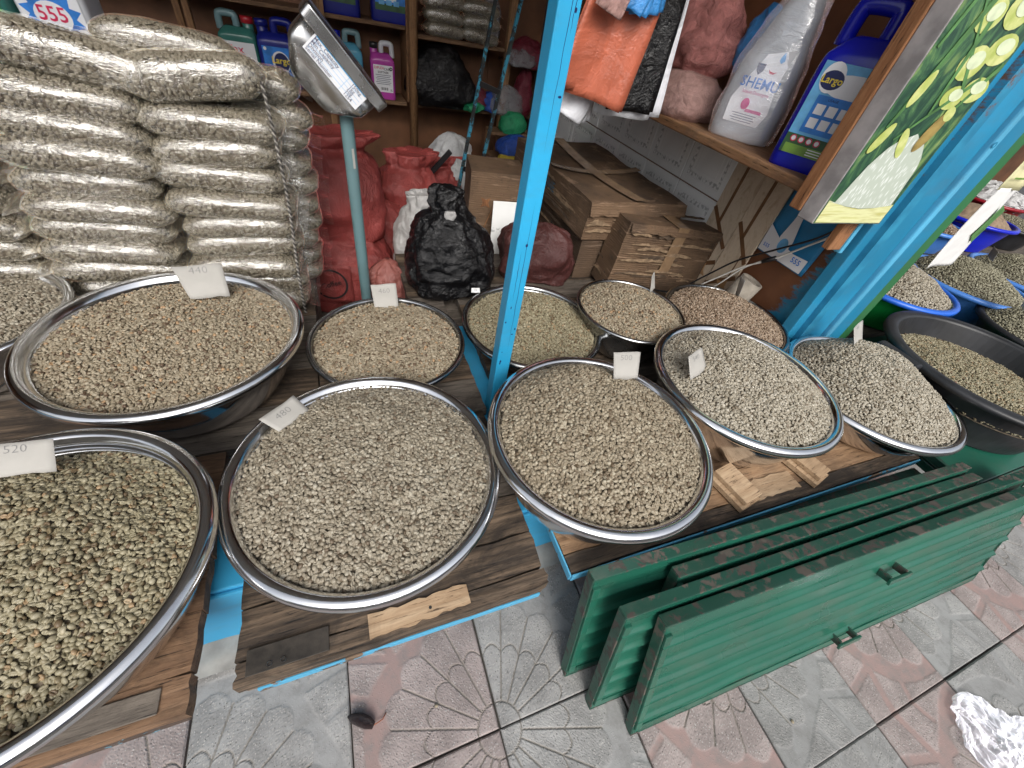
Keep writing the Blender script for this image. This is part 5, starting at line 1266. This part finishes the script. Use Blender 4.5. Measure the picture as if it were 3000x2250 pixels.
marble('beige tile with a tan star leaning nearest the detergent bag', 1.035, 1.160, .33, .885, 1.450, 0)
pr2 = thing('paper_roll', 'grey rolled paper bundle standing behind the brown basin', 'paper roll', (1.385, .985, .305), (rad(8), rad(14), 0))
part('roll', lathe([(.0001, 0), (.045, 0), (.047, .10), (.044, .215), (.036, .215), (.034, .205), (.020, .21), (.0001, .208)], 30), plain('grey_paper', (.28, .25, .21), .9, .3, 18, .4), pr2, smooth=True)
def cable(label, pts, r, mat): single('cable', tube([tuple(q[:3]) for q in interp([(*p, 1, 1, 2) for p in pts], 60)], r, 8), M[mat], label, 'cable', smooth=True, group='cables strung across the wall corner')
cable('black cable sagging from the poster to the brown basin', [(1.44, .775, .82), (1.42, .83, .74), (1.40, .92, .655), (1.38, 1.02, .56), (1.36, 1.10, .45), (1.30, 1.16, .345), (1.25, 1.22, .315)], .0035, 'cable_b')
cable('white cable sagging below the black cable', [(1.445, .765, .80), (1.42, .83, .72), (1.405, .91, .625), (1.39, .99, .55), (1.37, 1.06, .46), (1.34, 1.12, .38), (1.29, 1.19, .315)], .003, 'cable_w')
cable('second white cable twisted along the first white one', [(1.448, .76, .815), (1.425, .82, .735), (1.41, .90, .640), (1.397, .955, .585), (1.395, 1.0, .53), (1.385, 1.06, .42), (1.345, 1.14, .315)], .0028, 'cable_w')
single('cable_joint', tube([(1.407, .905, .632), (1.402, .94, .60)], .008, 8), M['cable_b'], 'black taped joint on the white cables', 'cable joint', smooth=True)

# ================================================================== NEXT STALL
gt = thing('iron_table', 'green painted iron table carrying the black tub beside the plank counter', 'table', (1.62, .10, 0))
part('table_top', box(0, 1.9, 0, 1.3, .272, .302), M['green'], gt, bevel=.004)
part('table_rim', box(0, 1.9, -.006, -.0005, .262, .305), M['greenedge'], gt, bevel=.002)
for x in (.05, 1.85):
    for y in (.03, 1.25): part('leg', box(x-.018, x+.018, y, y+.036, 0, .2715), M['greenedge'], gt, bevel=.002)
ba = thing('iron_bar', 'dark green angle iron bar jutting out from under the pale basin', 'iron bar', (1.636, .215, .304), (0, 0, rad(-4)))
part('flange', box(-.028, .028, -.13, .03, .008, .013), M['greenedge'], ba, bevel=.001); part('web', box(-.028, -.023, -.13, .03, .0135, .034), M['greenedge'], ba, bevel=.001)
NGRP = 'plastic basins of the next stall'
def plastic_basin(label, cx, cy, R, zr, zb, mat, rimmat=None, base=.62, lip=.012, ecc=1.0):
    th = thing('plastic_basin', label, 'basin', (cx, cy, zb), group=NGRP)
    h = zr-zb; wi = R-2*lip
    P = [(.0005, 0), (R*base, 0), (R*base+.01, .006), (wi, h-.006), (wi-.003, h-.006), (R*base+.005, .010), (.0005, .008)]
    bd = lathe(P, 72); part('bowl', ([(p[0], p[1]*ecc, p[2]) for p in bd[0]], bd[1]), M[mat], th, smooth=False)
    P = [(wi-.0035, h-.010), (wi-.002, h-.001), (wi+.006, h+.003), (R-.006, h+.002), (R, h-.004), (R, h-.016), (R-.003, h-.016), (R-.004, h-.007), (wi, h-.007)]
    bd = lathe(P, 72); part('rim', ([(p[0], p[1]*ecc, p[2]) for p in bd[0]], bd[1]), M[rimmat or mat], th, smooth=True)
    return th
tb = plastic_basin('big black plastic tub nearly empty beside the pale bean basins', 2.035, .385, .330, .490, .303, 'tub_black', base=.72, lip=.020)
part('grip', box(-.36, -.318, .05, .19, .165, .190), M['tub_black'], tb, bevel=.008)
heap('olive', 'low layer of yellowish beans in the big black tub', 2.035, .385, .278, .49, -.075, -.040, (-.3, -.3), 31, layers=1, sp=.0070)
single('red_card', box(0, .07, -.001, .001, 0, .03), M['b_red'], 'dark red card stuck in the black tub beans', 'card', (1.815, .43, .422), (rad(15), 0, rad(-50)))
def riser(label, x0, x1, y0, y1, z0, z1):
    th = thing('display_step', label, 'display step', group='wooden steps under the next stall basins')
    part('top_board', box(x0, x1, y0, y1, z1-.02, z1), M['w_grey'], th, bevel=.002); part('front_board', box(x0, x1, y0+.002, y0+.02, z0, z1-.0205), M['w_grey'], th, bevel=.002)
    part('back_board', box(x0, x1, y1-.02, y1-.002, z0, z1-.0205), M['w_grey'], th, bevel=.002)
riser('low grey wooden step behind the black tub', 1.83, 3.75, .76, 1.20, .302, .33)
riser('higher grey wooden step at the back of the next stall', 2.6, 5.2, 1.22, 1.9, -.01, .385)
plastic_basin('green plastic basin with a bright blue rim beyond the green jamb', 2.27, .90, .25, .50, .331, 'b_green', 'b_rim')
heap('pale', 'heap of pale beans in the green basin beyond the jamb', 2.27, .90, .222, .50, -.010, .085, (0, .15), 32, layers=1)
plastic_basin('light blue plastic basin of greenish beans next to the green basin', 2.80, .865, .26, .50, .331, 'b_blue')
heap('green', 'peaked heap of greenish beans in the light blue basin', 2.80, .865, .232, .50, -.010, .10, (-.1, .2), 33, layers=1, sp=.0074)
plastic_basin('light blue plastic basin beyond the first one with mottled beans', 3.36, .86, .26, .50, .331, 'b_blue')
heap('green', 'heap of mottled beans in the farther light blue basin', 3.36, .86, .232, .50, -.010, .09, (0, .2), 34, layers=1, sp=.0074)
plastic_basin('blue plastic basin of reddish beans below the deep blue one', 3.42, 1.45, .22, .53, .386, 'b_blue')
heap('brown', 'heap of reddish brown beans at the back of the next stall', 3.42, 1.45, .195, .53, -.010, .04, (0, .1), 35, layers=1, sp=.0078)
plastic_basin('dark tub of black beans at the back of the next stall', 4.42, 1.45, .22, .53, .386, 'tub_black')
heap('green', 'heap of dark beans in the rear dark tub', 4.42, 1.45, .195, .53, -.010, .05, (0, .1), 36, layers=1, sp=.0078)
plastic_basin('deep blue plastic basin of brown powder in the next stall', 3.92, 1.46, .245, .57, .386, 'b_deep', 'b_deep')
single('powder_heap', loft(interp([(0, 0, -.03, .215, .215, 2), (0, 0, 0, .18, .18, 2), (0, 0, .05, .10, .10, 2), (0, 0, .065, .01, .01, 2)], 14), 40, .01, 12, 3), plain('brown_powder', (.26, .19, .13), .95, .3, 40, .5), 'mound of brown powder in the deep blue basin', 'powder', (3.92, 1.46, .57), smooth=True)
plastic_basin('dark red plastic basin of white lumps in the next stall', 4.62, 1.74, .26, .60, .386, 'b_red')
single('resin_lumps', loft(interp([(0, 0, -.03, .22, .22, 2), (0, 0, .02, .2, .2, 2), (0, 0, .07, .12, .12, 2), (0, 0, .10, .02, .02, 2)], 18), 44, .05, 22, 5, ridged=True), plain('grey_white_lumps', (.5, .5, .5), .9, .3, 30, .5), 'heap of greyish white lumps in the dark red basin', 'lumps', (4.62, 1.74, .60))
plastic_basin('black plastic basin of green beans behind the big black tub', 2.72, .47, .26, .475, .303, 'tub_black', lip=.012)
heap('green', 'heap of green beans marked 520 behind the black tub', 2.72, .47, .232, .475, -.008, .075, (-.1, .1), 37, layers=1, sp=.0070)
rt, upv = facing(28, 18); price_tag('520', 'white tag marked 520 in the green beans behind the black tub', (2.60, .60, .585), .085, .10, rt, upv, .1, mat='paperw', ink='pen_blue', tsz=.042, ty=.15, group='paper price tags')
rt, upv = facing(30, 15); price_tag('', 'blank white tag standing at the back of the green rimmed basin', (2.42, .97, .60), .07, .10, rt, upv, .1, mat='paperw')
rt, upv = facing(40, 15); price_tag('', 'small folded tag in the mottled greenish beans', (3.02, .94, .59), .09, .05, rt, upv, .1, mat='paper')

# ================================================================== ON THE PAVEMENT
ch = thing('chili_pod', 'dark dried chili pod with a thin stem lying on the pink tile', 'chili', (-.098, .155, .0))
CP = [(-.028, .018, .007), (-.018, .012, .009), (-.004, .004, .011), (.010, -.006, .011), (.021, -.014, .008)]
part('pod', tube(CP, [.002, .009, .012, .0115, .007], 14), M['chili'], ch, smooth=True)
part('stem', tube([(.020, -.0135, .008), (.030, -.012, .006), (.040, -.009, .004), (.048, .0, .003)], .0011, 6), M['stem'], ch, smooth=True)
def crumple(u, v):
    th = u*2*math.pi; q = Vector((math.cos(th)*1.3, math.sin(th)*1.3, 7.7)); R_ = v*(.105+.035*mn.fractal(q, .9, 2, 3))
    x, y = R_*math.cos(th)*1.25, R_*math.sin(th)*.9; p = Vector((x*14, y*14, 2.2)); e = 1-v
    f = abs(mn.fractal(p, .9, 2.2, 4)); g2 = abs(mn.noise(p*2.3+Vector((4, 4, 0))))
    return (x+.018*mn.noise(p), y+.018*mn.noise(p+Vector((7, 0, 0))), .004+.020*f*(.5+e)+.008*g2)
single('paper_scrap', grid(crumple, 90, 30), film('crumpled_film', op=.0, rough=.3, wr=24, strength=.5, body=(.55, .545, .60), bodyf=.34), 'crumpled white plastic film lying on the pavement tiles', 'litter', (1.385, -.385, .0), (0, 0, rad(-32)), smooth=False, solid=.0006)
sh_ = thing('shoe', 'grey rounded shoe toe standing on the pavement', 'shoe', (.205, -.10, .0), (0, 0, rad(-12)))
part('sole', loft([(0, -.10, .001, .040, .13, 2.6), (0, -.10, .018, .042, .133, 2.6)], 32), M['sole'], sh_, bevel=.003)
part('upper', loft(interp([(0, -.10, .0185, .039, .129, 2.6), (0, -.105, .04, .036, .118, 2.4), (0, -.13, .065, .030, .085, 2.2), (0, -.16, .085, .028, .06, 2)], 16), 36), M['shoe'], sh_, smooth=True)
for k, (x, y, lab) in enumerate(((.055, .132, 'single coffee bean spilled on the pink tile beside the chili pod'), (.86, -.17, 'single coffee bean spilled on the grey tile under the lower handle'))):
    vf = ([tuple(v_.co) for v_ in BMESH['tan'].vertices], [tuple(p_.vertices) for p_ in BMESH['tan'].polygons])
    o = single('spilled_bean', vf, BM['tan'], lab, 'coffee bean', (x, y, .0025), (0, 0, k*1.3), 'spilled beans on the pavement', smooth=True); o['rnd'] = .5
